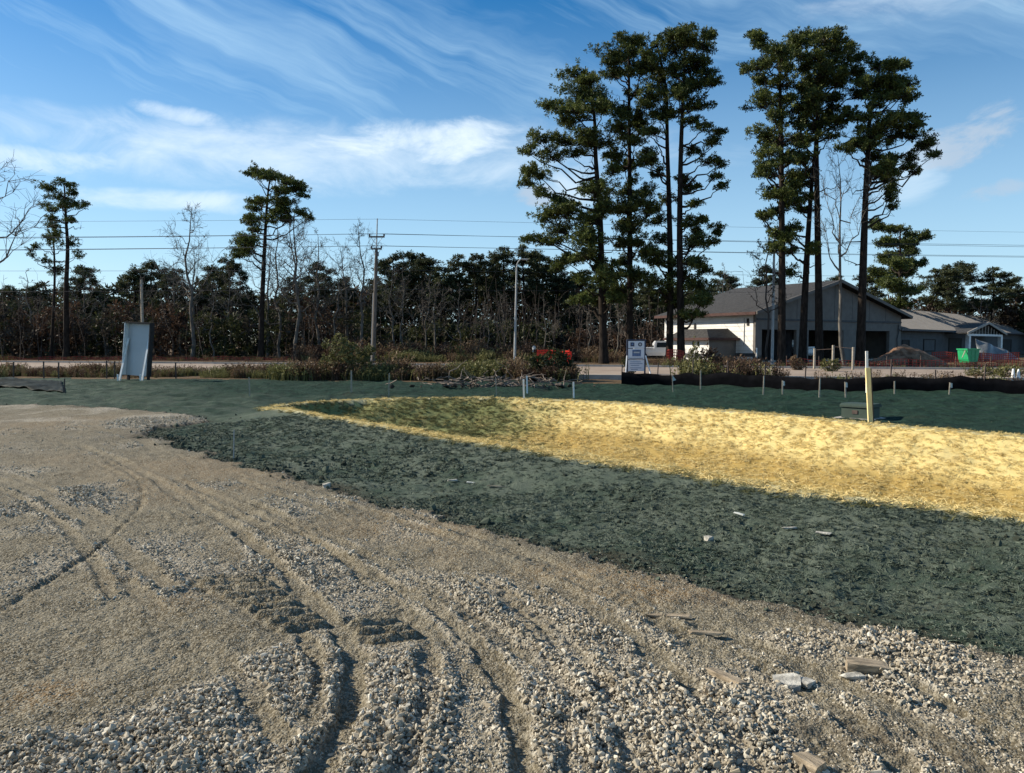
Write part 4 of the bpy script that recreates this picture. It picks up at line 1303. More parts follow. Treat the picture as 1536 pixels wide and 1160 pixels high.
# bare trees
def bare_geometry(seed, h, spread=.45, r0=.16, fork=.35, n1=13, n2=6, n3=5, lean=0.0, twig=.010, leafy=0):
    rg = np.random.default_rng(seed)
    m0 = 10
    tr = np.zeros((m0, 3)); tr[:, 2] = np.linspace(-.1, h, m0)
    tr[:, :2] = np.cumsum(rg.normal(0, .018 * h, (m0, 2)), 0); tr[:, :2] -= tr[0, :2]
    tr[:, 0] += lean * np.linspace(0, 1, m0) ** 1.3 * h
    P1, R1, P2, R2, P3, R3 = [], [], [], [], [], []
    rt = np.linspace(r0, .02, m0)
    for i in range(n1):
        f = fork + (1 - fork) * (i + rg.random()) / n1
        j = f * (m0 - 1); s = np.array([np.interp(j, np.arange(m0), tr[:, k]) for k in range(3)])
        a = i * 2.399 + rg.normal(0, .5)
        L = h * spread * (1.15 - f) * rg.uniform(.6, 1.2)
        up = rg.uniform(.45, 1.3)
        d = np.array((math.cos(a), math.sin(a), up)); d /= np.linalg.norm(d)
        e_ = s + d * L + np.array((0, 0, .15 * L))
        b = limb_curve(s, e_, rg, 7, .10, .055)
        rb = max(.02, np.interp(j, np.arange(m0), rt) * .6)
        P1.append(b); R1.append(np.linspace(rb, .010, 7))
        for k in range(n2):
            q = rg.integers(2, 7); s2 = b[q]
            d2 = d * .8 + rg.normal(0, .65, 3); d2[2] += .25; d2 /= np.linalg.norm(d2)
            L2 = L * rg.uniform(.22, .5)
            b2 = limb_curve(s2, s2 + d2 * L2, rg, 5, .04, .06)
            P2.append(b2); R2.append(np.linspace(max(.012, rb * .4), twig * .8, 5))
            for l in range(n3):
                s3 = b2[rg.integers(1, 5)]
                d3 = d2 * .7 + rg.normal(0, .6, 3); d3 /= np.linalg.norm(d3)
                L3 = L2 * rg.uniform(.3, .7)
                P3.append([s3, s3 + d3 * L3 * .5 + rg.normal(0, .03, 3), s3 + d3 * L3]); R3.append([twig, twig * .85, twig * .6])
    V, F, off = [], [], 0
    for P, Q, sd in (([tr], [rt], 8), (P1, R1, 5), (P2, R2, 3), (P3, R3, 3)):
        v_, f_ = tubes(np.array(P), np.array(Q), sd); V.append(v_); F.append(f_ + off); off += len(v_)
    tips = np.array([p[2] for p in P3])
    nb = len(F[0]) + len(F[1])
    return np.vstack(V), np.vstack(F), tips, nb, rg


def bare_mesh(seed, h, mat='bare_bark', **k):
    """two meshes: trunk with its limbs, and the branches"""
    V, F, tips, nb, rg = bare_geometry(seed, h, **k)
    a = F[:nb]; b = F[nb:]
    cut = a.max() + 1
    return mesh_from('trunk', V[:cut], [a], MAT[mat], True), mesh_from('crown', V[cut:], [b - cut], MAT[mat], False), tips, rg


def bare_tree(label, px, base, top, Y, meshes, hh, group, rz=0.0, wide=1.0, name='bare_tree', cat='bare tree'):
    p = at_d(px, base, Y); h = at_d(px, top, Y)[2]
    z = 0.0
    t = thing(name, label, cat, (p[0], Y, z), rz, group)
    s = h / hh
    t.scale = (s * wide, s * wide, s)
    link('trunk', meshes[0], t); link('crown', meshes[1], t)
    return t


GBare = 'bare trees at the edge of the wood'
B1 = bare_mesh(31, 14, spread=.42, r0=.20, fork=.35, n1=14, n2=8, n3=7)
B2 = bare_mesh(32, 12, spread=.40, r0=.15, fork=.3, n1=14, n2=7, n3=6)
B3 = bare_mesh(33, 11, spread=.36, r0=.12, fork=.25, n1=12, n2=6, n3=6)
B4 = bare_mesh(34, 13, spread=.5, r0=.22, fork=.42, n1=11, n2=8, n3=8)
B5 = bare_mesh(35, 9, spread=.30, r0=.08, fork=.3, n1=11, n2=5, n3=5, mat='bare_bark')
BT = [(B4, 13, -52, 541, 240, 64, 'large bare tree at the left edge, its branches reaching in from outside the frame', 0.3, 1.3),
      (B1, 14, 288, 541, 306, 75, 'tall pale bare tree with a forked crown, right of the leaning white panel', 2.2, 1.0),
      (B2, 12, 445, 541, 318, 74, 'pale grey bare tree just right of the old flat-topped pine', 1.1, 1.1),
      (B3, 11, 420, 541, 338, 77, 'bare grey tree tangled with the trunk of the old flat-topped pine', 3.0, 1.2),
      (B2, 12, 478, 541, 352, 76, 'bare tree with slender upright branches midway to the utility pole', 4.0, 1.1),
      (B1, 14, 545, 541, 338, 73, 'bare tree with dark spreading top immediately left of the utility pole', 5.0, .9),
      (B3, 11, 605, 541, 392, 76, 'thin bare tree just right of the utility pole', .5, 1.0),
      (B5, 9, 640, 541, 410, 78, 'slim bare sapling third right of the utility pole', 1.5, 1.2),
      (B3, 11, 160, 541, 440, 78, 'low grey bare tree just left of the white panel', 2.5, 1.4),
      (B2, 12, 210, 541, 412, 84, 'pale bare trunk standing behind the white panel', 3.5, 1.0),
      (B3, 11, 45, 541, 408, 80, 'grey bare tree under the sparse pine at far left', 4.5, 1.3),
      (B2, 12, 350, 541, 400, 80, 'brownish bare tree left of the old flat-topped pine trunk', 5.5, 1.2),
      (B3, 11, 320, 541, 420, 76, 'low bare tree right of the tall forked tree', .8, 1.2),
      (B5, 9, 505, 541, 400, 75, 'slender bare sapling left of the dark-topped bare tree by the pole', 1.8, 1.3),
      (B3, 11, 690, 541, 430, 78, 'low pale bare tree halfway between utility pole and street light', 2.8, 1.3),
      (B5, 9, 735, 541, 440, 77, 'thin bare sapling just left of the street light', 3.8, 1.3),
      (B3, 11, 815, 541, 440, 79, 'low bare tree behind the red mesh barrier', 4.8, 1.2),
      (B2, 12, 885, 541, 430, 70, 'brown twiggy bare tree at the foot of the broad tall pine', 5.8, 1.1),
      (B2, 12, 925, 541, 438, 72, 'brown twiggy bare tree between the broad and the slim tall pine', 1.3, 1.1),
      (B3, 11, 1085, 541, 400, 92, 'pale bare tree behind the left end of the building', 2.3, 1.1),
      (B4, 13, 1268, 548, 232, 52.5, 'bare tree with fine upright twigs between the tall pines of the right clump', 3.3, .62),
      (B4, 13, 402, 541, 362, 79, 'wide twiggy grey bare tree behind the trunk of the old flat-topped pine', 1.7, .9),
      (B4, 13, 300, 541, 372, 82, 'wide twiggy bare tree close right of the tall forked bare tree', 2.9, .9),
      (B1, 14, 460, 541, 330, 78, 'tall fine-twigged bare tree second right of the old flat-topped pine', 3.9, 1.0),
      (B4, 13, 520, 541, 372, 80, 'broad grey bare tree between the upright bare trees and the utility pole', 4.9, 1.0),
      (B1, 14, 250, 541, 392, 83, 'grey bare tree between white panel and tall forked bare tree', .2, 1.0),
      (B4, 13, 120, 541, 410, 82, 'broad bare tree right of the lone bare-trunked pine', 1.2, 1.1),
      (B1, 14, 590, 541, 400, 77, 'grey bare tree close right of the utility pole foot', 2.1, 1.0),
      (B4, 13, 660, 541, 425, 79, 'low wide bare tree before the pale leaning pine trunk', 3.1, 1.1),
      (B1, 14, 760, 541, 440, 78, 'grey bare tree right behind the street light', 4.1, 1.1),
      (B3, 11, 1468, 541, 436, 108, 'pale bare tree among the pines behind the porch', 4.3, 1.2)]
for (ms_, hh, px, base, top, Y_, lab, rz, wd) in BT:
    bare_tree(lab, px, base, top, Y_, ms_, hh, GBare, rz, wd)
# a young tree with a few dry leaves by the building corner
tk, cw, tips, rg = bare_mesh(36, 11, spread=.34, r0=.11, fork=.3, n1=15, n2=6, n3=5, mat='dark_bark', lean=-.06)
t = bare_tree('young dark tree with few dry leaves, leaning at the corner of the white wall', 1150, 547, 318, 57, (tk, cw), 11, None, 0.0, .9, 'young_tree', 'tree')
sel = tips[rg.random(len(tips)) < .8]
cv, cf, ct = tuft_mesh(sel, np.full(len(sel), .10), rg, 5, .35, 0)
link('foliage', mesh_from('foliage', cv, [cf], MAT['shrub_brown'], False, {'tint': ct}), t)


# shrubs one can tell apart
def shrub(label, px, base, Y, w, h, mat, seed, n_=260, tr=.13, rz_=0.6, cat='shrub', name='shrub', stems=9, K=10):
    rg = np.random.default_rng(seed)
    p = at_d(px, base, Y); z0 = zat(p[0], Y)
    t = thing(name, label, cat, (p[0], Y, z0))
    d = rg.normal(0, 1, (n_, 3)); d /= np.linalg.norm(d, axis=1, keepdims=True)
    q = d * rg.uniform(.3, 1, (n_, 1)) ** .5 * np.array((w / 2, w / 2 * rz_, h * .5)) + np.array((0, 0, h * .52))
    q[:, 0] += (vnoise(q[:, 2] * 3, q[:, 1] * 3, seed) - .5) * .3 * w
    q[:, 2] = np.abs(q[:, 2]) * (.75 + .5 * vnoise(q[:, 0] * 3 / w * 2, q[:, 1] * 2, seed + 3))
    cv, cf, ct = tuft_mesh(q, np.full(n_, tr) * rg.uniform(.7, 1.3, n_), rg, K, .28, .3)
    link('foliage', mesh_from('foliage', cv, [cf], MAT[mat], False, {'tint': ct}), t)
    P = []; Q = []
    for i in range(stems * 3):
        e_ = q[rg.integers(0, n_)]; s = np.array((rg.normal(0, w * .06), rg.normal(0, w * .05), -.05))
        P.append(limb_curve(s, e_, rg, 5, .03, .05)); Q.append(np.linspace(.018, .006, 5))
    v_, f_ = tubes(np.array(P), np.array(Q), 3)
    link('stems', mesh_from('stems', v_, [f_], MAT['dark_bark'], False), t)
    return t


shrub('round dark evergreen bush at the road edge left of the open stretch of road', 828, 578, 33, 2.0, 1.25, 'shrub_green', 701, 420)
shrub('tall olive bush in the weeds below the utility pole', 525, 574, 34, 2.3, 1.75, 'olive_weed', 702, 420, .12)
shrub('small green bush at the left foot of the white site sign', 946, 560, 38.5, .9, 1.0, 'shrub_green', 703, 160, .10)
shrub('leafy rust and olive bush behind the black silt fence, right of the site sign', 1064, 566, 36, 1.15, 1.4, 'shrub_rust', 704, 240, .10)
shrub('tall green weed clump standing left of the rust bush behind the silt fence', 1042, 566, 36, .5, 1.7, 'olive_weed', 705, 120, .10)
shrub('low dry bush on the verge in front of the middle garage bay', 1196, 563, 44, 1.0, .8, 'dry_weed', 706, 120, .10)
shrub('low olive bush at the road edge by the yellow stake', 1246, 568, 42, 1.2, .7, 'olive_weed', 707, 120, .10)
shrub('low olive bush behind the silt fence below the green hopper', 1470, 574, 36, 1.3, .5, 'olive_weed', 708, 130, .09)
shrub('low dry bush behind the silt fence near the two white cones', 1512, 574, 35, 1.4, .55, 'olive_weed', 709, 150, .09)

# the wood's undergrowth and its unlit far side: one mass
rg = np.random.default_rng(808)
Cs, Rs, kinds = [], [], []
for (x0, x1, d0, d1, cnt, hmax, rr_) in ((-200, 560, 76, 90, 2600, 5.2, .55), (560, 1060, 80, 96, 1500, 3.6, .55), (-260, 560, 96, 112, 2400, 8.6, .85), (520, 1040, 96, 114, 2400, 9.6, .85), (1000, 1800, 112, 126, 2200, 8.6, .9), (-200, 120, 78, 90, 500, 6.5, .6)):
    px = rg.uniform(x0, x1, cnt); dd = rg.uniform(d0, d1, cnt)
    x = (px - 768) / F_PX * dd
    top = hmax * (.55 + .75 * fbm(x * .22, dd * .22, 131, 3))
    z = rg.uniform(0, 1, cnt) ** .8 * top
    Cs.append(np.c_[x, dd, z]); Rs.append(np.full(cnt, rr_) * rg.uniform(.7, 1.3, cnt)); kinds.append(fbm(x * .18, dd * .18, 137, 2) + rg.normal(0, .06, cnt))
Cs = np.vstack(Cs); Rs = np.concatenate(Rs); kinds = np.concatenate(kinds)
Vv, Fv, Tv, Mi = [], [], [], []
off = 0
for mi, (lo_, hi_) in enumerate(((-1, .47), (.47, .58), (.58, 2))):
    s = (kinds > lo_) & (kinds <= hi_)
    cv, cf, ct = tuft_mesh(Cs[s], Rs[s], rg, 19, .15, .2)
    Vv.append(cv); Fv.append(cf + off); Tv.append(ct); Mi.append(np.full(len(cf), mi)); off += len(cv)
me = mesh_from('undergrowth', np.vstack(Vv), [np.vstack(Fv)], [MAT['shrub_green'], MAT['shrub_brown'], MAT['shrub_rust']], False, {'tint': np.concatenate(Tv)}, np.concatenate(Mi))
tag(link('undergrowth', me), 'dark tangled undergrowth filling the wood between and behind the trees', 'undergrowth', kind='stuff')
# thin pale stems all through the wood
P, Q = [], []
for i in range(300):
    px = rg.uniform(-150, 1010); dd = rg.uniform(74, 95); x = (px - 768) / F_PX * dd; h = rg.uniform(3, 8.5)
    b = np.array((x, dd, -.1)); l = rg.normal(0, .09, 2) * h
    P.append(limb_curve(b, b + (l[0], l[1], h), rg, 5, 0, .02)); r_ = rg.uniform(.02, .06); Q.append(np.linspace(r_, .012, 5))
    for j in range(6):
        s = P[-i * 0 - 1][2] if j % 2 else P[-1][3]
        s = b + (P[-1][-1] - b) * rg.uniform(.3, .95) if True else s
        if len(P) > 6000: break
        e_ = s + rg.normal(0, .8, 3) + (0, 0, .6)
        P.insert(0, limb_curve(s, e_, rg, 5, .05, .06)); Q.insert(0, np.linspace(.016, .007, 5))
v_, f_ = tubes(np.array(P), np.array(Q), 4)
tag(link('saplings', mesh_from('saplings', v_, [f_], MAT['dark_bark'], False)), 'mass of thin pale bare saplings inside the wood', 'saplings', kind='stuff')

# ------------------------------------------------------------------ the unfinished building
ANG = math.atan2(.53, .85)
CX, CY = (1133 - 768) / F_PX * 65.0, 65.0
U = np.array((math.cos(ANG), math.sin(ANG))); N2 = np.array((-U[1], U[0]))


def s_of(px, off=0.0):
    """distance along the front wall that shows at a pixel column"""
    k = (px - 768) / F_PX
    ox, oy = CX + N2[0] * off, CY + N2[1] * off
    return (k * oy - ox) / (U[0] - k * U[1])


bld = thing('unfinished_building', 'unfinished grey gabled building with a white side wall and long low metal-roofed wing', 'building', (CX, CY, 0), ANG)
FW = s_of(1350); RX = FW * .5; EZ, RZ = 4.25, 7.1; LD = 11.0
# front wall: pillars between three open bays, lintel and gable
bays = [(s_of(1142), s_of(1194)), (s_of(1212), s_of(1264)), (s_of(1283), s_of(1333))]
edges = [0.0] + [e for b in bays for e in b] + [FW]
for i in range(0, len(edges), 2):
    a, b = edges[i], edges[i + 1]
    MB().box(((a + b) / 2, .15, 1.36), (b - a, .30, 2.80)).build('pillar', MAT['grey_wall'], bld)
gm = MB().prism([(0, 2.765), (FW, 2.765), (FW, EZ), (RX, RZ - .12), (0, EZ)], 0.0, .30)
gm.build('gable_wall', MAT['grey_wall'], bld)
MB().box((FW / 2, -.045, 3.62), (FW - .1, .08, .16)).build('trim_band', MAT['trim'], bld)
for s in (0, 1):           # sheathing joints on the gable
    pass
for k in range(1, 8):
    x = FW * k / 8
    zt_ = EZ + (RZ - EZ - .2) * (1 - abs(x - RX) / RX) - .05
    MB().box((x, -.006, (3.72 + zt_) / 2), (.03, .02, zt_ - 3.72)).build('joint_strip', MAT['trim'], bld)
# side walls, back, floor
lw = MB().box((.15, LD / 2 + .152, EZ / 2 - .05), (.30, LD - .3, EZ + .1)).build('side_wall', MAT['white_wall'], bld)
for zz in np.arange(.95, 4.1, .42):
    MB().box((-.006, LD / 2 + .15, zz), (.014, LD - .34, .018)).build('board_joint', MAT['concrete'], lw)
for (px, z0, z1) in ((1121, 3.1, 3.7), (1042, 2.9, 3.4)):
    k = (px - 768) / F_PX
    tv_ = (k * CY - CX) / (N2[0] - k * N2[1])
    MB().box((-.03, tv_, (z0 + z1) / 2), (.06, .22, z1 - z0)).build('window', MAT['dark'], lw)
MB().box((-.025, 1.2, .60), (.05, 2.0, .30)).build('base_band', MAT['trim'], lw)
MB().box((-.03, 1.25, 2.6), (.05, .06, 2.3)).build('conduit', MAT['galv'], lw)
MB().box((-.04, .06, 2.1), (.06, .14, 4.2)).build('corner_board', MAT['grey_wall'], lw)
MB().box((FW - .15, LD / 2 + .302, EZ / 2 - .05), (.30, LD, EZ + .1)).build('end_wall', MAT['grey_wall'], bld)
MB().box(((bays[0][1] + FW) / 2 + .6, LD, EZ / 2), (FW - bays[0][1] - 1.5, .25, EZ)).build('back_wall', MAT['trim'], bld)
MB().prism([(.31, EZ - .1), (FW - .31, EZ - .1), (RX, RZ - .2)], LD - .35, LD - .14).build('back_gable', MAT['trim'], bld)  # unseen back gable, added to keep the sun out of the bays
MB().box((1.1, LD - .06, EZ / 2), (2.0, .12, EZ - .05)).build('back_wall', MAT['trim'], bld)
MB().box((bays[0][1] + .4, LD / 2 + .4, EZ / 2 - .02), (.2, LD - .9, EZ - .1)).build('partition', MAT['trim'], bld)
MB().box((FW / 2, LD / 2, .02), (FW - .1, LD - .1, .12)).build('floor_slab', MAT['concrete'], bld)
for x in (2.3, 5.0):
    MB().box((x, LD - .2, 2.1), (.22, .22, 4.2)).build('post', MAT['grey_wall'], bld)
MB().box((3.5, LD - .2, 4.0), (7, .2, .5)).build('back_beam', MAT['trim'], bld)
MB().tube([(FW - .55, -.09, 3.4), (FW - .55, -.09, 2.6), (FW - .75, -.09, 2.0), (FW - .6, -.09, .2)], .05, 6).build('downpipe', MAT['trim'], bld)
# roof: two slopes with rake boards
for s in (-1, 1):
    ex = RX + s * (RX + .75); ez = EZ - .75 * (RZ - EZ) / RX
    pr = [(RX, RZ), (ex, ez), (ex, ez + .16), (RX, RZ + .17)]
    rf = MB().prism(pr, -.65, LD + .6).build('roof_slope', MAT['shingle'], bld)
    pr = [(RX, RZ - .06), (ex, ez - .06), (ex, ez + .20), (RX, RZ + .22)]
    MB().prism(pr, -.74, -.652).build('rake_board', MAT['grey_wall'], rf)
    MB().box((ex + s * .03, LD / 2, ez + .04), (.05, LD + 1.2, .24)).build('fascia', MAT['fascia'], rf)
# low annex against the white wall
k1 = (1103 - 768) / F_PX; a_ = (k1 * CY - CX) / (N2[0] - k1 * N2[1])
k2 = (1063 - 768) / F_PX
ox, oy = CX + N2[0] * a_, CY + N2[1] * a_
b_ = (k2 * oy - ox) / (-U[0] + k2 * U[1])
AL = 4.6
anx = MB().box((-b_ / 2 - .002, a_ + AL / 2, 1.0), (b_, AL, 2.02)).build('annex', MAT['white_wall'], bld)
MB().box((-b_ / 2, a_ - .022, 1.0), (b_ - .02, .04, 1.98)).build('shaded_end', MAT['grey_wall'], anx)  # grey sheet over the white end, its shade put into the colour
hp = MB()
x0, x1, y0_, y1_, z0 = -b_ - .45, -.01, a_ - .4, a_ + AL + .4, 2.02
hp.add([(x0, y0_, z0), (x1, y0_, z0), (x1, y1_, z0), (x0, y1_, z0), (x1, y0_ + 1.3, z0 + .85), (x1, y1_ - 1.3, z0 + .85), (x0 + 1.1, y0_ + 1.3, z0 + .80), (x0 + 1.1, y1_ - 1.3, z0 + .80)],
       [(0, 3, 2, 1), (0, 1, 4, 6), (3, 0, 6, 7), (2, 3, 7, 5), (6, 4, 5, 7), (1, 2, 5, 4)])
hp.build('annex_roof', MAT['shingle'], anx)
MB().box((x0 - .02, (y0_ + y1_) / 2, z0 - .06), (.05, y1_ - y0_, .20)).box(((x0 + x1) / 2, y0_ - .03, z0 - .06), (x1 - x0, .05, .20)).build('annex_fascia', MAT['fascia'], anx)
for dy_ in (.9, 1.5):
    MB().box((-b_ - .02, a_ + dy_ + .3, 1.55), (.06, .18, .40)).build('window', MAT['dark'], anx)
MB().box((-b_ - .03, a_ + 1.6, .55), (.05, 3.0, .34)).build('base_band', MAT['trim'], anx)

# the long wing
WA = R(45) - ANG
P2x = FW; wing = MB()
we = np.array((math.cos(WA), math.sin(WA))); wn = np.array((-we[1], we[0]))


def wp(s, d, z):
    q = np.array((FW - .35, .6)) + we * s + wn * d
    return (q[0], q[1], z)


WL = 84.0; WE, WR = 3.3, 5.65
ww = MB().add([wp(0, 0, -.1), wp(WL, 0, -.1), wp(WL, 0, WE), wp(0, 0, WE), wp(0, .25, -.1), wp(WL, .25, -.1), wp(WL, .25, WE), wp(0, .25, WE)],
              [(0, 1, 2, 3), (5, 4, 7, 6), (3, 2, 6, 7), (1, 5, 6, 2), (4, 0, 3, 7)]).build('wing_wall', MAT['slate_wall'], bld)
wr = MB().add([wp(-.2, -.75, WE - .30), wp(WL, -.75, WE - .30), wp(WL, 5.5, WR), wp(-.2, 5.5, WR), wp(-.2, -.75, WE - .42), wp(WL, -.75, WE - .42), wp(WL, 5.5, WR - .12), wp(-.2, 5.5, WR - .12),
               wp(-.2, 11.7, WE - .3), wp(WL, 11.7, WE - .3), wp(-.2, 11.7, WE - .42), wp(WL, 11.7, WE - .42)],
              [(0, 1, 2, 3), (4, 7, 6, 5), (0, 4, 5, 1), (3, 2, 9, 8), (7, 10, 11, 6), (0, 3, 7, 4), (3, 8, 10, 7), (8, 9, 11, 10), (1, 5, 6, 2), (2, 6, 11, 9)]).build('wing_roof', MAT['metal_roof'], bld)
rb = MB()
for s in np.arange(0.1, WL, .55):
    a = np.array(wp(s, -.77, WE - .285)); b = np.array(wp(s, 5.48, WR + .022))
    rb.bar(a, b, .07, .06)
o = rb.build('roof_rib', MAT['metal_roof'], wr); o['kind'] = 'stuff'
MB().bar(wp(0, -.79, WE - .37), wp(WL, -.79, WE - .37), .05, .2).build('gutter', MAT['trim'], wr)


def s_w(px, off):
    """distance along the wing at a pixel column, for a line moved out by off"""
    k = (px - 768) / F_PX
    c, s_ = math.cos(ANG), math.sin(ANG)

    def world(q): return np.array((CX + q[0] * c - q[1] * s_, CY + q[0] * s_ + q[1] * c))
    o_ = world(np.array(wp(0, off, 0))[:2]); e_ = world(np.array(wp(1, off, 0))[:2]) - o_
    return (k * o_[1] - o_[0]) / (e_[0] - k * e_[1])


for (pa, pb, z0, z1, dk) in ((1384, 1401, .75, 2.0, False), (1422, 1440, .05, 2.15, True), (1352, 1362, .7, 1.9, True), (1503, 1515, .05, 2.1, True)):
    sa_, sb_ = s_w(pa, 0), s_w(pb, 0)
    fr_ = MB().bar(wp(sa_, -.03, z0), wp(sb_, -.03, z0), .1, .12).bar(wp(sa_, -.03, z1), wp(sb_, -.03, z1), .1, .12).bar(wp(sa_, -.035, z0), wp(sa_, -.035, z1), .1, .14, (1, 0, 0)).bar(wp(sb_, -.035, z0), wp(sb_, -.035, z1), .1, .14, (1, 0, 0)).build('door' if dk and z0 < .2 else 'window', MAT['dark'], ww)
    MB().bar(wp(sa_ + .06, -.015, (z0 + z1) / 2), wp(sb_ - .06, -.015, (z0 + z1) / 2), .03, z1 - z0 - .12).build('pane', MAT['dark'] if dk else MAT['slate_wall'], fr_)
# entrance porch with an open truss
PD = -2.0
pa, pb = s_w(1451, PD), s_w(1499, PD); pm = (pa + pb) / 2; hw = (pb - pa) / 2 + 1.0
PE, PR = 2.55, 3.95
por = MB().bar(wp(pa - .7, PD, PE), wp(pb + .7, PD, PE), .2, .24).build('porch_beam', MAT['white_paint'], bld)
for s in (pa, pb):
    MB().bar(wp(s, PD, -.05), wp(s, PD, PE - .125), .40, .40, (1, 0, 0)).build('porch_post', MAT['white_paint'], por)
for sg in (-1, 1):
    r0_ = wp(pm, PD - .35, PR); r1_ = wp(pm + sg * (hw + .6), PD - .35, PE + .12); r2_ = wp(pm + sg * (hw + .6), 0.4, PE + .12); r3_ = wp(pm, 0.4, PR)
    dn = np.array((0, 0, .12))
    MB().add([r0_, r1_, r2_, r3_] + [tuple(np.array(x) + dn) for x in (r0_, r1_, r2_, r3_)], [(0, 1, 2, 3), (7, 6, 5, 4), (0, 4, 5, 1), (1, 5, 6, 2), (2, 6, 7, 3), (3, 7, 4, 0)]).build('porch_roof', MAT['shingle'], por)
    MB().bar(np.array(r0_) + (0, 0, .05), np.array(r1_) + (0, 0, .05), .10, .26).build('rafter', MAT['concrete'], por)
for i in range(-5, 6):
    x = pm + i * hw / 6.2; zt_ = PE + (PR - PE) * (1 - abs(i) / 6.6) - .05
    MB().bar(wp(x, PD, PE + .122), wp(x, PD, zt_), .10, .10, (1, 0, 0)).build('stud', MAT['concrete'], por)

# ------------------------------------------------------------------ vehicles
def loft(secs, name, mat, parent):
    """body from closed cross sections (lists of equal length)"""
    n_ = len(secs[0]); V = [p for s in secs for p in s]; F = []
    for l in range(len(secs) - 1):
        for k in range(n_):
            F.append((l * n_ + k, l * n_ + (k + 1) % n_, (l + 1) * n_ + (k + 1) % n_, (l + 1) * n_ + k))
    b = MB().add(V, F + [tuple(range(n_))[::-1], tuple(range((len(secs) - 1) * n_, len(secs) * n_))])
    return b.build(name, mat, parent, smooth=False)


def pickup(label, loc, rz):
    t = thing('pickup_truck', label, 'pickup truck', loc, rz, 'white vehicles')

    def sec(y, w, z0, z1, ins=.05):
        return [(-w, y, z0), (w, y, z0), (w + .02, y, (z0 + z1) / 2), (w - ins, y, z1), (-w + ins, y, z1), (-w - .02, y, (z0 + z1) / 2)]
    loft([sec(-2.6, .86, .5, .95), sec(-2.5, .93, .42, 1.05), sec(2.0, .94, .42, 1.08), sec(2.55, .90, .45, 1.02), sec(2.7, .80, .5, .85)], 'body', MAT['car_white'], t)
    for s in (-1, 1):
        MB().box((s * .90, -1.65, 1.13), (.09, 1.8, .16), bev=.03).build('bed_side', MAT['car_white'], t)
    MB().box((0, -2.57, 1.13), (1.7, .08, .16), bev=.03).build('tailgate', MAT['car_white'], t)

    def cs(y, w, z, w2, z2): return [(-w, y, z), (w, y, z), (w2, y, z2), (-w2, y, z2)]
    loft([cs(-.72, .86, 1.07, .72, 1.60), cs(-.55, .87, 1.07, .72, 1.82), cs(.75, .87, 1.07, .70, 1.80), cs(1.55, .86, 1.07, .74, 1.12)], 'cab', MAT['car_white'], t)
    MB().add([(-.66, -.735, 1.22), (.66, -.735, 1.22), (.60, -.70, 1.62), (-.60, -.70, 1.62)], [(0, 1, 2, 3)]).build('rear_window', MAT['glass'], t)
    for s in (-1, 1):
        MB().add([(s * .85, -.5, 1.2), (s * .85, .7, 1.2), (s * .755, .6, 1.66), (s * .755, -.42, 1.66)], [(0, 1, 2, 3)]).build('side_window', MAT['glass'], t)
        MB().box((s * .84, -2.61, .82), (.14, .05, .34)).build('tail_lamp', MAT['red_lamp'], t)
        for y in (-1.7, 1.75):
            w_ = MB().tube([(s * .95, y, .36), (s * .70, y, .36)], .36, 16).build('wheel', MAT['tyre'], t)
            MB().tube([(s * .957, y, .36), (s * .90, y, .36)], .21, 12).build('rim', MAT['rim'], w_)
    MB().box((0, -2.68, .58), (1.75, .12, .16), bev=.03).build('bumper', MAT['galv'], t)
    MB().box((0, -2.645, .82), (.32, .02, .15)).build('number_plate', MAT['white_paint'], t)
    return t


def bl(x, y):
    q = np.array((CX, CY)) + U * x + N2 * y
    return (q[0], q[1])


k = s_of(1186, 3.2)
pickup('white pickup truck parked with its tail out inside the first open bay', (*bl(k - .2, 3.2), .08), R(14))
p = at_d(991, 541, 74)
pickup('white pickup truck parked beyond the left clump, seen between dark trunks', (p[0], 74, 0), R(-95))

# ------------------------------------------------------------------ poles and wires
def pole_at(px, base, Y):
    p = at_d(px, base, Y); return p


PA = 62.0
pb0 = at_d(560, 545, PA); ptop = at_d(566, 328, PA)
up_ = thing('utility_pole', 'tall weathered wooden utility pole with short crossarms standing beyond the road', 'utility pole', (pb0[0], PA, 0))
hp_ = ptop[2]; lean = (ptop[0] - pb0[0]) / hp_


def onp(z, dx_=0, dy_=0): return (lean * z + dx_, dy_, z)


MB().tube([onp(-.3), onp(4), onp(8), onp(hp_ - 2.4)], [.17, .15, .13, .11], 10).build('pole', MAT['grey_pole'], up_)
MB().tube([onp(hp_ - 2.6, .0, .0), onp(hp_)], [.055, .045], 8).build('top_mast', MAT['galv'], up_)
zA = at_d(566, 354, PA)[2]; zB = at_d(565, 372, PA)[2]
arms = []
for (z, L) in ((zA, .62), (zB, .42)):
    a = MB().bar(onp(z - .08, -L, -.02), onp(z - .08, L, -.02), .10, .12).build('crossarm', MAT['grey_pole'], up_)
    for s in (-1, 1):
        MB().lathe([(.05, 0), (.09, .04), (.05, .07), (.09, .11), (.05, .14), (.03, .2)], 8, onp(z - .02, s * L * .93, -.02)).build('insulator', MAT['ceramic'], a)
        MB().tube([onp(z - .6, s * .1), onp(z - .12, s * L * .75, -.02)], .018, 5).build('brace', MAT['galv'], a)
MB().box(onp(zB - .5, .12, -.1), (.18, .16, .35), bev=.03).build('clamp_box', MAT['ceramic'], up_)
MB().tube([onp(.1, -.2), onp(2.6, -.19), onp(5.6, -.17)], .03, 6).build('conduit', MAT['galv'], up_)


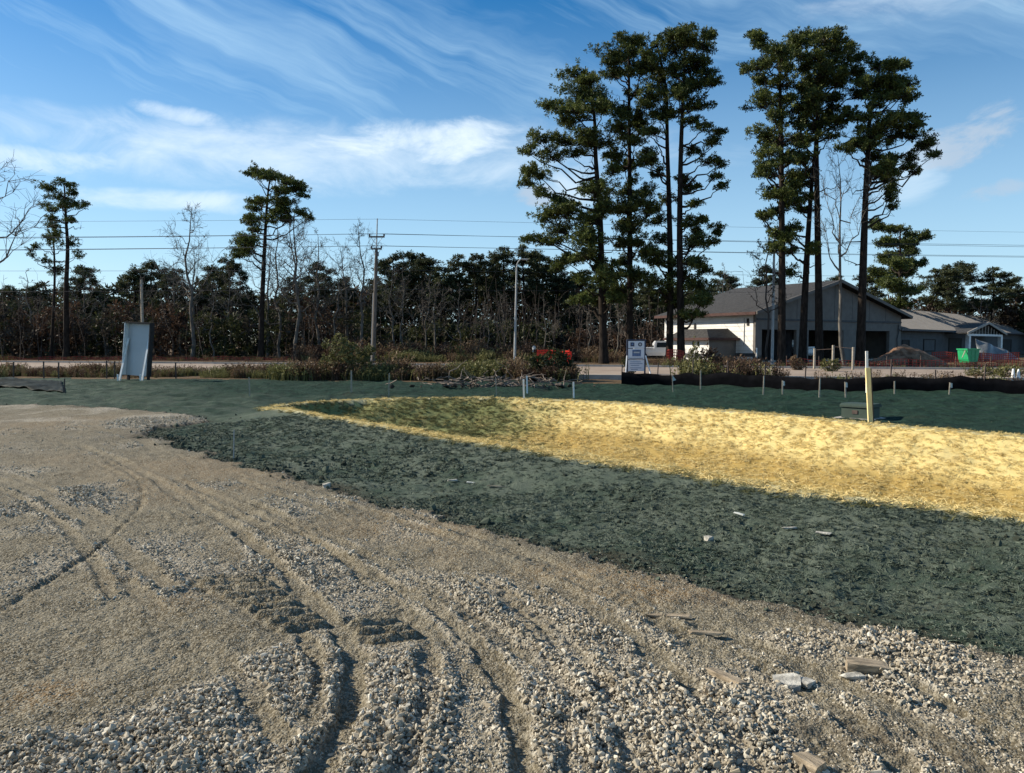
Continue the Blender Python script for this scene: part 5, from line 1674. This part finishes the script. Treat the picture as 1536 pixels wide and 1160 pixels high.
def wire(label, pts, sag=.25, r=.02):
    P = []
    for (a, b) in zip(pts[:-1], pts[1:]):
        a = np.array(a, float); b = np.array(b, float)
        for i in range(14):
            t_ = i / 14
            q = a + (b - a) * t_; q[2] -= 4 * sag * t_ * (1 - t_)
            P.append(q)
    P.append(np.array(pts[-1], float))
    o = MB().tube(P, r, 5).build('power_line', MAT['wire'], None)
    return tag(o, label, 'power line', 'wires strung along the pole line')


def pa_(z, dx_=0): return (pb0[0] + lean * z + dx_, PA - .02, z)


zl = 64.0
for (lab, z, dx_, yl, yr, r_) in (('thin top wire running from the mast tip of the utility pole', hp_ - .05, 0, 332, 352, .010),
                                   ('upper conductor carried by the left end of the upper crossarm', zA + .16, -.57, 360, 371, .017), ('upper conductor carried by the right end of the upper crossarm', zA + .16, .57, 357, 374, .016),
                                   ('conductor carried by the left end of the lower crossarm', zB + .16, -.39, 378, 387, .018), ('conductor carried by the right end of the lower crossarm', zB + .16, .39, 376, 389, .016),
                                   ('low cable crossing the pole between crossarm and wood top', at_d(563, 405, PA)[2], -.16, 404, 418, .012), ('lowest cable crossing the pole in front of the trees', at_d(563, 434, PA)[2], -.17, 437, 440, .012)):
    wire(lab, [at_d(-560, yl, zl), pa_(z, dx_), at_d(1800, yr, 88)], .12 if r_ < .02 else .22, r_)

p = at_d(1158, 548, 58); tp = at_d(1158, 345, 58)
sp_ = thing('steel_pole', 'thin plain grey steel pole without arms in front of the gabled building', 'pole', (p[0], 58, 0))
MB().tube([(0, 0, -.2), (0, 0, tp[2])], [.115, .07], 10).build('shaft', MAT['galv'], sp_)
MB().lathe([(.22, 0), (.22, .04), (.14, .08), (.13, .16)], 12).build('base_plate', MAT['galv'], sp_)
p = at_d(215, 545, 70); tp = at_d(216, 420, 70)
sp2 = thing('utility_pole', 'short pale wooden pole rising behind the leaning white panel', 'utility pole', (p[0], 70, 0))
MB().tube([(0, 0, -.2), (.03, 0, tp[2])], [.15, .10], 9).build('pole', MAT['lath'], sp2)
MB().box((.03, -.1, tp[2] - .5), (.10, .06, .25)).build('bracket', MAT['galv'], sp2)

# street light
p = at_d(772, 541, 64); tp = at_d(775, 402, 64); hd = at_d(784, 389, 64)
sl_ = thing('street_light', 'slender pale street light with a curved arm standing beyond the road', 'street light', (p[0], 64, 0))
tx, tz = tp[0] - p[0], tp[2]
MB().tube([(0, 0, -.2), (tx * .5, 0, tz * .5), (tx, 0, tz)], [.115, .095, .07], 10).build('pole', MAT['galv'], sl_)
hx, hz = hd[0] - p[0], hd[2]
MB().tube(spline([(tx, 0, tz), (tx + .08, 0, tz + .4), (tx + .30, 0, hz - .04), (hx, 0, hz)], 4), .05, 8).build('arm', MAT['galv'], sl_)
MB().box((hx + .2, 0, hz - .03), (.55, .22, .13), bev=.05).build('lamp_head', MAT['galv'], sl_)
MB().lathe([(.2, 0), (.2, .03), (.13, .08), (.12, .3)], 12).build('base_flange', MAT['galv'], sl_)
p = at_d(801, 545, 66)
t = thing('marker_post', 'small white marker post with a rounded head left of the red mesh barrier', 'marker post', (p[0], 66, 0))
hh_ = at_d(801, 519, 66)[2]
MB().tube([(0, 0, -.1), (0, 0, hh_ - .6)], .05, 8).build('post', MAT['white_paint'], t)
MB().lathe([(.06, hh_ - .62), (.14, hh_ - .5), (.15, hh_ - .1), (.08, hh_)], 10).build('head', MAT['white_paint'], t)

# ------------------------------------------------------------------ signs
# the big panel seen from behind, leaning on two white timbers
p = gp(205, 571); D = 33.0
p = at_d(205, 571, D); z0 = zat(p[0], D) - .02
sg = thing('site_sign', 'tall blank grey-white sign panel seen from behind on white timber legs, leaning at left', 'sign', (p[0], D, z0), R(-17))
w, h = 1.24, 2.22
Mx = Matrix.Rotation(R(2.8), 3, 'Y') @ Matrix.Rotation(R(-4), 3, 'X')


def sp(x, y, z): return tuple(Mx @ Vector((x, y, z)))


def sbox(c, s): return MB().box(sp(*c), s, M=Mx.to_4x4())


sbox((0, .05, .2 + h / 2), (w, .03, h)).build('panel', MAT['panel'], sg)
sbox((0, -.05, .2 + h + .032), (w + .10, .26, .06)).build('frame', MAT['frame'], sg)
sbox((w / 2 + .027, -.04, .2 + h / 2), (.05, .24, h)).build('side_board', MAT['frame'], sg)
sbox((-w / 2 - .014, -.06, .2 + h / 2), (.024, .28, h)).build('edge_strip', MAT['white_paint'], sg)
for s in (-1, 1):
    a = np.array((s * (w * .5 - .03) - .05, -.30, -.08)); b = np.array(sp(s * (w / 2 - .07), -.02, 1.90 if s > 0 else 1.78))
    MB().bar(a, b, .085, .05, (0, 1, 0)).build('brace', MAT['white_paint'], sg)
    MB().bar(a + (-.03, -.03, -.02), a + (-.02, -.05, .34), .06, .05, (0, 1, 0)).build('ground_stake', MAT['white_paint'], sg)
    MB().bar(np.array(sp(s * w * .42, .09, -.15)), np.array(sp(s * w * .42, .09, .5)), .09, .09, (0, 1, 0)).build('leg', MAT['frame'], sg)

# the printed site sign by the road
D = 38.0
p = at_d(954, 561, D)
ss = thing('site_sign', 'white printed site sign of three boards with two dark logos by the road', 'sign', (p[0], D, zat(p[0], D)), R(4))
zt0 = at_d(954, 511, D)[2] - zat(p[0], D); wd = 26 / F_PX * D; zb0 = .10
hh3 = (zt0 - zb0)
for s in (-1, 1):
    MB().bar((s * (wd / 2 + .02), .03, -.3), (s * (wd / 2 + .02), .03, zt0 + .05), .07, .07, (0, 1, 0)).build('post', MAT['navy'], ss)
MB().bar((-wd / 2, .03, zt0 + .03), (wd / 2, .03, zt0 + .03), .07, .06).build('top_rail', MAT['navy'], ss)
rows = ((.77, .985), (.42, .75), (.06, .40))
brd = []
for (a, b) in rows:
    brd.append(MB().box((0, 0, zb0 + hh3 * (a + b) / 2), (wd - .05, .03, hh3 * (b - a))).build('board', MAT['sign_white'], ss))
zc = zb0 + hh3 * .88
MB().box((-wd * .23, -.02, zc), (.19, .010, .19)).build('square_logo', MAT['navy'], brd[0])
MB().box((-wd * .23, -.027, zc), (.10, .006, .10)).build('logo_mark', MAT['blue_print'], brd[0])
MB().tube([(wd * .22, -.0155, zc), (wd * .22, -.026, zc)], .10, 20).build('round_logo', MAT['navy'], brd[0])
MB().tube([(wd * .22, -.027, zc), (wd * .22, -.032, zc)], .055, 16).build('logo_mark', MAT['panel'], brd[0])
zc = zb0 + hh3 * .615
MB().box((wd * .02, -.02, zc), (wd * .50, .010, hh3 * .20)).build('picture', MAT['blue_print'], brd[1])
MB().box((wd * .02, -.027, zc + .03), (wd * .34, .005, .07)).build('picture_band', MAT['panel'], brd[1])
MB().box((0, -.019, zb0 + hh3 * .455), (wd * .82, .008, .03)).build('print_line', MAT['navy'], brd[1])
for i, (zz, ww_) in enumerate(((.345, .62), (.29, .74), (.235, .5), (.16, .66), (.11, .4))):
    MB().box(((ww_ - .74) * wd * .3, -.019, zb0 + hh3 * zz), (wd * ww_, .008, .025)).build('print_line', MAT['blue_print'], brd[2])
for s in (-1, 1):
    MB().bar((s * (wd / 2 + .22), -.5, -.1), (s * (wd / 2 + .04), -.01, .95), .05, .05).build('brace', MAT['white_paint'], ss)

# ------------------------------------------------------------------ fences
pts_f = spline([at(932, 577)[:2], at(1010, 578)[:2], at(1120, 581)[:2], at(1260, 585.5)[:2], at(1400, 588.5)[:2], at(1536, 591.5)[:2], at(1720, 598)[:2]], 10)
zf = terrain(pts_f[:, 0], pts_f[:, 1])
n_ = len(pts_f); wob = (fbm(np.arange(n_) * .45, np.zeros(n_), 201, 3) - .5)
ht = np.linspace(.46, .40, n_) + wob * .10
oo = offset(pts_f, .012); bul = offset(pts_f, -.03)
Vf = np.vstack([np.c_[pts_f, zf - .05], np.c_[bul, zf + ht * .5], np.c_[pts_f, zf + ht], np.c_[oo, zf + ht], np.c_[oo, zf - .05]])
a = np.arange(n_ - 1)
Ff = np.vstack([np.stack([l * n_ + a, l * n_ + a + 1, (l + 1) * n_ + a + 1, (l + 1) * n_ + a], -1) for l in range(4)])
c0 = np.array((pts_f[0][0], pts_f[0][1], 0.0))
sf = thing('silt_fence', 'long low black silt fence with thin posts edging the far seeded field', 'fence', c0)
link('fabric', mesh_from('fabric', Vf - c0, [Ff], MAT['silt'], True), sf)
arc = np.concatenate([[0], np.cumsum(np.linalg.norm(np.diff(pts_f, axis=0), axis=1))])
rg = np.random.default_rng(61)
for s in np.arange(.02, arc[-1], 1.35):
    x, y = np.interp(s, arc, pts_f[:, 0]), np.interp(s, arc, pts_f[:, 1]) + .05
    z = zat(x, y); hpost = rg.uniform(.62, 1.0)
    b = np.array((x, y, z - .2)) - c0
    MB().bar(b, b + np.array((rg.normal(0, .03), rg.normal(0, .03), hpost + .2)), .035, .035, (0, 1, 0)).build('post', MAT['steel'], sf)


def mesh_fence(name, label, line, h0, h1, mat, post_h, step, post_mat, dxs=.16, nz=5, tilt=0.0, w=.035, cat='fence', group=None):
    line = np.asarray(line, float)
    arc = np.concatenate([[0], np.cumsum(np.linalg.norm(np.diff(line, axis=0), axis=1))])
    z_ = lambda x, y: zat(x, y)
    c = np.array((line[0][0], line[0][1], z_(*line[0])))
    t = thing(name, label, cat, c, 0, group)
    rg = np.random.default_rng(int(abs(c[0] * 10)) + 3)
    sag = lambda s: .06 * math.sin(s * 2.1) + .05 * math.sin(s * .9 + 1)
    g_ = MB()

    def P(s, f):
        x, y = np.interp(s, arc, line[:, 0]), np.interp(s, arc, line[:, 1])
        return np.array((x, y + .03 * math.sin(s * 5 + f * 3), z_(x, y) + h0 + (h1 - h0 + sag(s)) * f)) - c
    ss_ = np.arange(0, arc[-1], dxs)
    cache = {}
    for s in ss_:
        a = P(s, 0); b = P(s, 1)
        g_.bar(a, b, w, .008, (0, 1, 0))
    for j in range(nz):
        f = j / (nz - 1)
        for s in np.arange(0, arc[-1] - .5, .5):
            g_.bar(P(s, f), P(s + .5, f), .008, w)
    o = g_.build('mesh_panel', mat, t, fix=False)
    o['kind'] = 'stuff'
    for s in np.arange(0, arc[-1] + .01, step):
        x, y = np.interp(s, arc, line[:, 0]), np.interp(s, arc, line[:, 1]) + .06
        b = np.array((x, y, z_(x, y) - .2)) - c
        MB().bar(b, b + (rg.normal(0, .03), 0, post_h + .2), .045, .045, (0, 1, 0)).build('post', post_mat, t)
    return t


Yb = 58.0
mesh_fence('mesh_barrier', 'bright red-orange mesh barrier beyond the road, left of the tall pines', [at_d(806, 545, Yb)[:2], at_d(832, 545, Yb)[:2], at_d(858, 545, Yb - 3)[:2]], .12, 1.02, MAT['orange_mesh'], 1.15, 1.3, MAT['orange_mesh'], .115, 6, w=.062, cat='barrier')
mesh_fence('mesh_barrier', 'red-orange mesh wrapped round the trunks right of the white site sign', [at_d(1000, 543, 57)[:2], at_d(1004, 543, 56.4)[:2], at_d(1026, 543, 56.4)[:2]], .05, 1.0, MAT['dark_orange'], 1.1, .9, MAT['steel'], .11, 6, w=.05, cat='barrier')
mesh_fence('mesh_fence', 'long low dark red mesh fence running before the building and dirt mound', [at_d(1180, 552, 50)[:2], at_d(1300, 553, 49)[:2], at_d(1420, 555, 48)[:2], at_d(1600, 556, 47)[:2]], .08, .52, MAT['dark_orange'], .8, 2.0, MAT['steel'], .22, 4, w=.03)
mesh_fence('mesh_fence', 'short dark red mesh fence at the foot of the wing wall, behind the green hopper', [at_d(1398, 545, 66)[:2], at_d(1455, 545, 65)[:2], at_d(1530, 545, 65)[:2]], .05, .75, MAT['dark_orange'], .95, 2.0, MAT['steel'], .16, 5, w=.06)
mesh_fence('mesh_fence', 'dark red mesh strip along the far road edge below the left wood', [at_d(-150, 545, 66)[:2], at_d(180, 545, 65.5)[:2], at_d(440, 543, 65)[:2]], .18, .42, MAT['dark_orange'], .5, 3.0, MAT['steel'], .45, 3, w=.03)


def tagged_bar(name, label, cat, base, top, w, d, mat, group=None, lean_y=0.0):
    b = np.asarray(base, float)
    o = MB().bar((0, 0, -.12), np.asarray(top, float) - b + (0, lean_y, 0), w, d, (0, 1, 0)).build(name, mat, None, b)
    return tag(o, label, cat, group)


# steel posts along the near road edge at the left
ORD = ('first', 'second', 'third', 'fourth', 'fifth', 'sixth', 'seventh')
for i_, (px, top, base) in enumerate(((20, 543, 575), (66, 542, 575), (88, 544, 574), (160, 541, 575), (172, 542, 575), (264, 544, 574))):
    D = 35.0
    b = at_d(px, base, D); b[2] = zat(b[0], D); tp = at_d(px + (px % 3 - 1) * .6, top, D)
    tagged_bar('steel_post', 'thin rusty steel post before the road, %s from the left in its sparse row' % ORD[i_], 'post', b, tp, .045, .045, MAT['steel'], 'steel posts before the road')
b = at(96, 589); b[2] = zat(b[0], b[1])
tagged_bar('steel_post', 'short dark post holding the corner of the black plastic sheet', 'post', b, at_d(97, 568, b[1]), .03, .03, MAT['steel'])
# survey laths: two notable pairs and the common row
ST = [(527, 556, 592, 'lath standing in front of the tall olive bush, left of the straw basin', .045), (375, 566, 596, 'short lath standing in the seeded field left of the straw basin tip', .03), (583, 560, 590, 'dull brown lath standing before the weeds right of the olive bush', .03),
      (745, 566, 594, 'dull brown lath in front of the brush heap', .03), (786, 569, 598, 'nearer of two pale laths standing close together at the far rim', .05), (791, 564, 592, 'farther of two pale laths standing close together at the far rim', .05),
      (861, 573, 598, 'pale lath at the far rim just right of the round dark bush', .045), (1010, 563, 588, 'thin lath with a pale flag below the left clump of tall pines', .028)]
for (px, top, base, lab, w) in ST:
    b = gp(px, base); tp = at_d(px + (px % 5 - 2) * .8, top, b[1])
    o = tagged_bar('survey_stake', lab, 'stake', b, tp, w, w * .5, MAT['lath'] if w < .04 else MAT['white_paint'] if px in (786, 791, 861) else MAT['lath'], 'survey stakes')
    if px == 1010:
        q = np.array(tp) - b
        MB().add([q + (.02, -.01, -.02), q + (.13, -.01, -.16), q + (.02, -.01, -.20), q + (.02, -.002, -.02), q + (.13, -.002, -.16), q + (.02, -.002, -.20)], [(0, 1, 2), (5, 4, 3), (0, 3, 4, 1), (1, 4, 5, 2), (2, 5, 3, 0)]).build('flag', MAT['paper'], o)
for i_, (px, top, base) in enumerate(((1051, 556, 585), (1145, 564, 592), (1174, 571, 597), (1229, 568, 595), (1269, 573, 598), (1342, 572, 591), (1424, 574, 592))):
    b = gp(px, base); tp = at_d(px + (px % 3 - 1) * 1.2, top, b[1])
    o = tagged_bar('survey_stake', 'grey lath before the black silt fence, %s from the left in its row' % ORD[i_], 'stake', b, tp, .038, .02, MAT['lath'], 'laths before the silt fence')
    if px in (1269, 1424, 1174):
        q = np.array(tp) - b
        MB().bar(q + (.03, -.02, -.02), q + (.04, -.02, -.16), .05, .012, (0, 1, 0)).build('tape', MAT['paper'], o)
b = gp(350, 691); tp = at_d(351, 645, b[1])
tagged_bar('steel_stake', 'thin bare metal rod stuck in the seeded strip beside the gravel edge', 'stake', b, tp, .012, .012, MAT['galv'])

# the yellow timber with its white top
b = gp(1307, 634); D = b[1]
ys = thing('marker_timber', 'leaning pale yellow timber with a white-topped stake on the basin rim', 'marker post', b)
q1 = at_d(1301.5, 552, D) - b; q2 = at_d(1303, 527, D) - b; q0 = at_d(1302.5, 575, D) - b
MB().bar((0, 0, -.25), q1, .090, .042, (0, 1, 0)).build('timber', MAT['yellow_wood'], ys)
MB().bar((.045, .052, -.2), q1 + (.05, .05, -.02), .085, .040, (0, 1, 0)).build('shaded_side', MAT['steel'], ys)  # dark bar added as the timber's shaded right side
MB().bar(q0 + (.02, .085, -.2), q2 + (0, .085, 0), .050, .020, (0, 1, 0)).build('white_stake', MAT['white_paint'], ys)

# green utility box
D = b[1] + 1.5
p = at_d(1287, 634, D); zb = zat(p[0], D) - .12
ub = thing('utility_box', 'low dark green utility pedestal box half hidden behind the straw rim', 'utility box', (p[0] + .05, D, zb), R(42))
MB().box((0, 0, .17), (.56, .60, .42), bev=.02).build('body', MAT['box_green'], ub)
MB().prism([(-.31, .383), (.31, .383), (.31, .42), (.24, .46), (-.24, .46), (-.31, .42)], -.33, .33).build('lid', MAT['box_green'], ub)
MB().box((-.285, 0, .28), (.02, .12, .08)).build('latch', MAT['steel'], ub)
MB().box((.1, .0, .10), (.95, .85, .09)).build('pad', MAT['concrete'], ub)

# posts and rails before the middle bay
D = 46.0
tops = ((1222, 523), (1250, 518), (1280, 521)); P0 = at_d(1222, 555, D)
pr_ = thing('post_and_rail', 'three pale grey pipe posts joined by a thin rail before the middle bay', 'railing', (P0[0], D, 0))
loc = []
for i, (px, top) in enumerate(tops):
    q = at_d(px, top, D - i * .8); loc.append((q[0] - P0[0], -i * .8, q[2]))
    MB().tube([(loc[-1][0], loc[-1][1], -.1), loc[-1]], .07, 12).build('post', MAT['lath'], pr_)
for (a, b2) in ((0, 1), (1, 2)):
    A = np.array(loc[a]) - (0, 0, .08); B = np.array(loc[b2]) - (0, 0, .08 + .14 * (a == 0))
    MB().tube([A, B], .014, 8).build('rail', MAT['steel'], pr_)
p = at_d(1135, 546, 60); q = at_d(1135, 522, 60)
tagged_bar('white_pipe', 'short white pipe post at the corner of the white wall', 'post', (p[0], 60, 0), q, .09, .09, MAT['white_paint'])

# dirt mound
D = 58.0
p = at_d(1358, 545, D)
gx, gy = np.meshgrid(np.linspace(-3.4, 3.4, 44), np.linspace(-2.4, 2.4, 30))
rr_ = np.sqrt((gx / 3.0) ** 2 + (gy / 2.1) ** 2)
hz_ = 1.55 * np.clip(1 - rr_, 0, 1) ** .8 * (0.75 + .55 * fbm(gx * .8 + 9, gy * .8, 211, 3)) * (1 + .12 * gx / 3) + (fbm(gx * 4, gy * 4, 213, 3) - .5) * .16 - .06
nn = np.arange(30 * 44).reshape(30, 44)
Fm = np.stack([nn[:-1, :-1], nn[:-1, 1:], nn[1:, 1:], nn[1:, :-1]], -1).reshape(-1, 4)
o = link('dirt_mound', mesh_from('dirt_mound', np.stack([gx, gy, hz_], -1).reshape(-1, 3), [Fm], MAT['soil'], True), None, (p[0], D, 0))
tag(o, 'reddish brown mound of dug soil in front of the last open bay', 'dirt mound')

# green hopper on its stand
D = 60.0
p = at_d(1452, 548, D)
hpz = at_d(1452, 546, D)[2]
ho = thing('waste_hopper', 'bright green metal waste hopper standing on a steel stand before the porch', 'hopper', (p[0], D, 0), R(18))
sc = 22 / F_PX * D
z0, z1 = at_d(1452, 546, D)[2] + .12, at_d(1452, 524, D)[2]
b_ = MB()
prof = [(-.62, z1 - .02), (-.50, z0 + .25), (-.38, z0), (.42, z0), (.50, z0 + .3), (.62, z1 - .02)]
b_.prism(prof, -.45, .45).build('body', MAT['hopper'], ho)
MB().box((0, -.47, z1), (1.34, .06, .09)).box((0, .47, z1), (1.34, .06, .09)).box((-.64, 0, z1), (.06, .88, .09)).box((.64, 0, z1), (.06, .88, .09)).build('rim', MAT['hopper'], ho)
MB().box((-.2, -.462, (z0 + z1) / 2), (.05, .03, z1 - z0 - .2)).box((.2, -.462, (z0 + z1) / 2), (.05, .03, z1 - z0 - .2)).build('rib', MAT['hopper'], ho)
MB().bar((-.66, -.3, z1 - .1), (-1.0, -.35, z1 - .65), .05, .05).build('handle', MAT['lath'], ho)
for (sx, sy) in ((-.35, -.35), (.35, -.35), (-.35, .35), (.35, .35)):
    MB().bar((sx, sy, -.1), (sx, sy, z0 - .003), .09, .09, (0, 1, 0)).build('leg', MAT['steel'], ho)
MB().box((0, 0, z0 * .5), (.8, .06, .05)).build('stand_rail', MAT['steel'], ho)

# draped plastic by the porch
gx, gz = np.meshgrid(np.linspace(0, 1, 16), np.linspace(0, 1, 12))
D = 72.0
p = at_d(1462, 545, D)
X_ = gx * 3.4 + .5 * gz * np.sin(gx * 3); Z_ = (1 - gz) * (2.0 - 1.3 * gx) + .03; Y_ = -gz * 1.0 + .22 * np.sin(gx * 14 + gz * 4) * (1 - gz * .5)
nn = np.arange(12 * 16).reshape(12, 16)
Fm = np.stack([nn[:-1, :-1], nn[:-1, 1:], nn[1:, 1:], nn[1:, :-1]], -1).reshape(-1, 4)
o = link('plastic_sheet', mesh_from('plastic_sheet', np.stack([X_, Y_, Z_], -1).reshape(-1, 3), [Fm], MAT['plastic'], True), None, (p[0], D, 0))
o.modifiers.new('thickness', 'SOLIDIFY').thickness = .012
tag(o, 'grey plastic sheet draped in folds under the porch roof', 'plastic sheet')

# cones
for (px, lab) in ((1519, 'left one of two small white cones behind the black silt fence'), (1527, 'right one of two small white cones behind the black silt fence')):
    D = 31.5
    p = at_d(px, 582, D); z = zat(p[0], D)
    t = thing('traffic_cone', lab, 'traffic cone', (p[0], D, z), 0, 'white cones')
    MB().lathe([(.10, .03), (.085, .12), (.04, .52), (.025, .56)], 14).build('cone', MAT['white_paint'], t)
    MB().box((0, 0, .015), (.28, .28, .03), bev=.008).build('foot', MAT['white_paint'], t)

# black plastic sheet lying at the left
q00, q10 = gp(-70, 578), gp(97, 590); q01, q11 = gp(-70, 572), gp(92, 573)
gx, gy = np.meshgrid(np.linspace(0, 1, 60), np.linspace(0, 1, 22))
Pb = (q00[None, None] * (1 - gx[..., None]) + q10[None, None] * gx[..., None]) * (1 - gy[..., None]) + (q01[None, None] * (1 - gx[..., None]) + q11[None, None] * gx[..., None]) * gy[..., None]
ang_ = np.arctan2((gy - .5) * .6, 1.02 - gx)
fold = np.abs(np.sin(ang_ * 13 + 1)) * .10 * np.clip(1.05 - gx, 0, 1) ** .5 * np.clip(gx * 3, .3, 1)
zz = terrain(Pb[..., 0], Pb[..., 1]) + .03 + fold
c0 = np.array((q00[0], q00[1], 0))
nn = np.arange(22 * 60).reshape(22, 60)
Fm = np.stack([nn[:-1, :-1], nn[:-1, 1:], nn[1:, 1:], nn[1:, :-1]], -1).reshape(-1, 4)
o = link('plastic_sheet', mesh_from('plastic_sheet', np.stack([Pb[..., 0], Pb[..., 1], zz], -1).reshape(-1, 3) - c0, [Fm], MAT['blackfilm'], True), None, c0)
o.modifiers.new('thickness', 'SOLIDIFY').thickness = .008
tag(o, 'shiny black plastic sheet lying in fanned folds at far left of the field', 'plastic sheet')

# heap of brushwood at the far side of the basin
rg = np.random.default_rng(71)
p = gp(745, 580)
t = thing('brush_heap', 'low heap of grey dead branches and clods at the foot of the roadside weeds', 'brush heap', p)
P, Q = [], []
for i in range(150):
    a = np.array((rg.normal(0, 1.3), rg.normal(0, .25), rg.uniform(0, .35))); d = rg.normal(0, 1, 3) * (1, .5, .28); d /= np.linalg.norm(d)
    P.append(limb_curve(a, a + d * rg.uniform(.3, 1.1), rg, 5, 0, .06)); Q.append(np.linspace(rg.uniform(.01, .032), .006, 5))
v_, f_ = tubes(np.array(P), np.array(Q), 4)
link('branches', mesh_from('branches', v_, [f_], MAT['brushwood']), t)
cl = MB()
for i in range(60):
    me_ = None
    s = rg.uniform(.05, .16); c = np.array((rg.normal(0, 1.5), rg.normal(0, .3), s * .3))
    dirs = rg.normal(0, 1, (8, 3)); dirs /= np.linalg.norm(dirs, axis=1, keepdims=True)
    bm = bmesh.new()
    for v in dirs: bm.verts.new(c + v * s * (1, .8, .7))
    bmesh.ops.convex_hull(bm, input=bm.verts)
    bm.verts.index_update()
    cl.add([v.co[:] for v in bm.verts], [[v.index for v in f.verts] for f in bm.faces]); bm.free()
cl.build('clods', M('heap_soil', (0.05, 0.04, 0.03), .4, 5), t)

# ------------------------------------------------------------------ bits lying about
def chip(name, label, cat, px, py, L, Wd, H, rz, mat, seed, group=None, sink=.25, tiltx=0.0):
    """a broken piece: a hull round a jittered bar"""
    rg = np.random.default_rng(seed)
    p = gp(px, py)
    bm = bmesh.new()
    for sx in (-1, -.4, .4, 1):
        for sy in (-1, 1):
            for sz in (-1, 1):
                bm.verts.new((sx * L / 2 * (1 + rg.normal(0, .07)) + sy * L * .06 * rg.normal(), sy * Wd / 2 * (1 + rg.normal(0, .20)), sz * H / 2 * (1 + rg.normal(0, .26))))
    bmesh.ops.convex_hull(bm, input=bm.verts)
    bmesh.ops.delete(bm, geom=[v for v in bm.verts if not v.link_faces], context='VERTS')
    bm.verts.index_update()
    me = mesh_from(name, [v.co[:] for v in bm.verts], [np.array([[v.index for v in f.verts]]) for f in bm.faces], mat)
    bm.free()
    o = link(name, me, None, (p[0], p[1], p[2] + H * (.5 - sink)), (tiltx, rg.normal(0, .05), rz))
    return tag(o, label, cat, group)


GD = 'debris on the gravel'
chip('wood_block', 'thick pale broken wood block lying on the gravel, rightmost of the debris', 'wood block', 1299, 1006, .175, .075, .050, R(-8), MAT['chunk'], 1, GD, .1, R(6))
chip('wood_piece', 'narrow grey-brown wood piece lying slanted left of the pale rubble lump', 'wood piece', 1091, 1020, .185, .045, .026, R(-52), MAT['chunk'], 2, GD, .25)
chip('rubble_lump', 'whitish broken rubble lump lying between the two wood pieces', 'rubble', 1181, 1028, .13, .11, .040, R(-22), MAT['chunk_grey'], 3, GD, .25)
chip('rubble_chip', 'small grey rubble chip touching the right side of the whitish lump', 'rubble', 1208, 1028, .07, .06, .026, R(30), MAT['chunk_grey'], 13, GD, .0)
chip('wood_stub', 'small upright brown wood stub left of the debris, among the stones', 'wood stub', 1062, 1041, .055, .028, .030, R(70), MAT['chunk'], 4, GD, .0)
chip('stone_slab', 'flat pale slab under the left end of the thick wood block', 'stone slab', 1282, 1018, .10, .05, .018, R(5), MAT['chunk_grey'], 14, GD, .0)
chip('wood_block', 'pale squared wood end at the bottom edge of the photo', 'wood block', 1212, 1152, .095, .06, .045, R(-55), MAT['chunk'], 5, GD, .0)
chip('wood_scrap', 'thin pale wooden slat lying on the compacted gravel', 'wood scrap', 1005, 925, .22, .030, .014, R(-14), MAT['chunk'], 6, GD, .3)
chip('wood_scrap', 'short half buried tan slat right of the thin pale slat', 'wood scrap', 1060, 951, .18, .030, .014, R(-12), MAT['chunk'], 7, GD, .2)
GLt = 'pale scraps on the seeded strip'
chip('litter_scrap', 'bright white sliver on the middle of the seeded strip', 'scrap', 709, 725, .13, .03, .010, R(-12), MAT['paper'], 21, GLt, -.1)
chip('litter_scrap', 'small pale scrap just left of the bright white sliver', 'scrap', 679, 722, .11, .03, .015, R(8), MAT['chunk_grey'], 22, GLt, -.1)
chip('litter_scrap', 'thin pale stick right of the bright white sliver', 'scrap', 744, 731, .20, .022, .015, R(-8), MAT['chunk'], 23, GLt, -.1)
chip('litter_scrap', 'pale stone lump low on the seeded strip, nearest the gravel', 'scrap', 1064, 811, .055, .05, .035, R(20), MAT['chunk_grey'], 24, GLt, .1)
chip('litter_scrap', 'pale folded scrap, rightmost on the seeded strip', 'scrap', 1236, 801, .11, .035, .011, R(-35), MAT['chunk_grey'], 25, GLt, -.1)
chip('litter_scrap', 'thin pale scrap left of the rightmost folded scrap', 'scrap', 1183, 793, .10, .02, .010, R(-5), MAT['chunk_grey'], 26, GLt, -.1)
chip('litter_scrap', 'tiny white stick high on the seeded strip', 'scrap', 1109, 772, .09, .018, .012, R(-50), MAT['paper'], 27, GLt, -.1)
chip('boulder', 'single whitish stone on the gravel edge, left of centre', 'stone', 490, 732, .075, .06, .055, R(15), MAT['chunk_grey'], 28, None, .1)
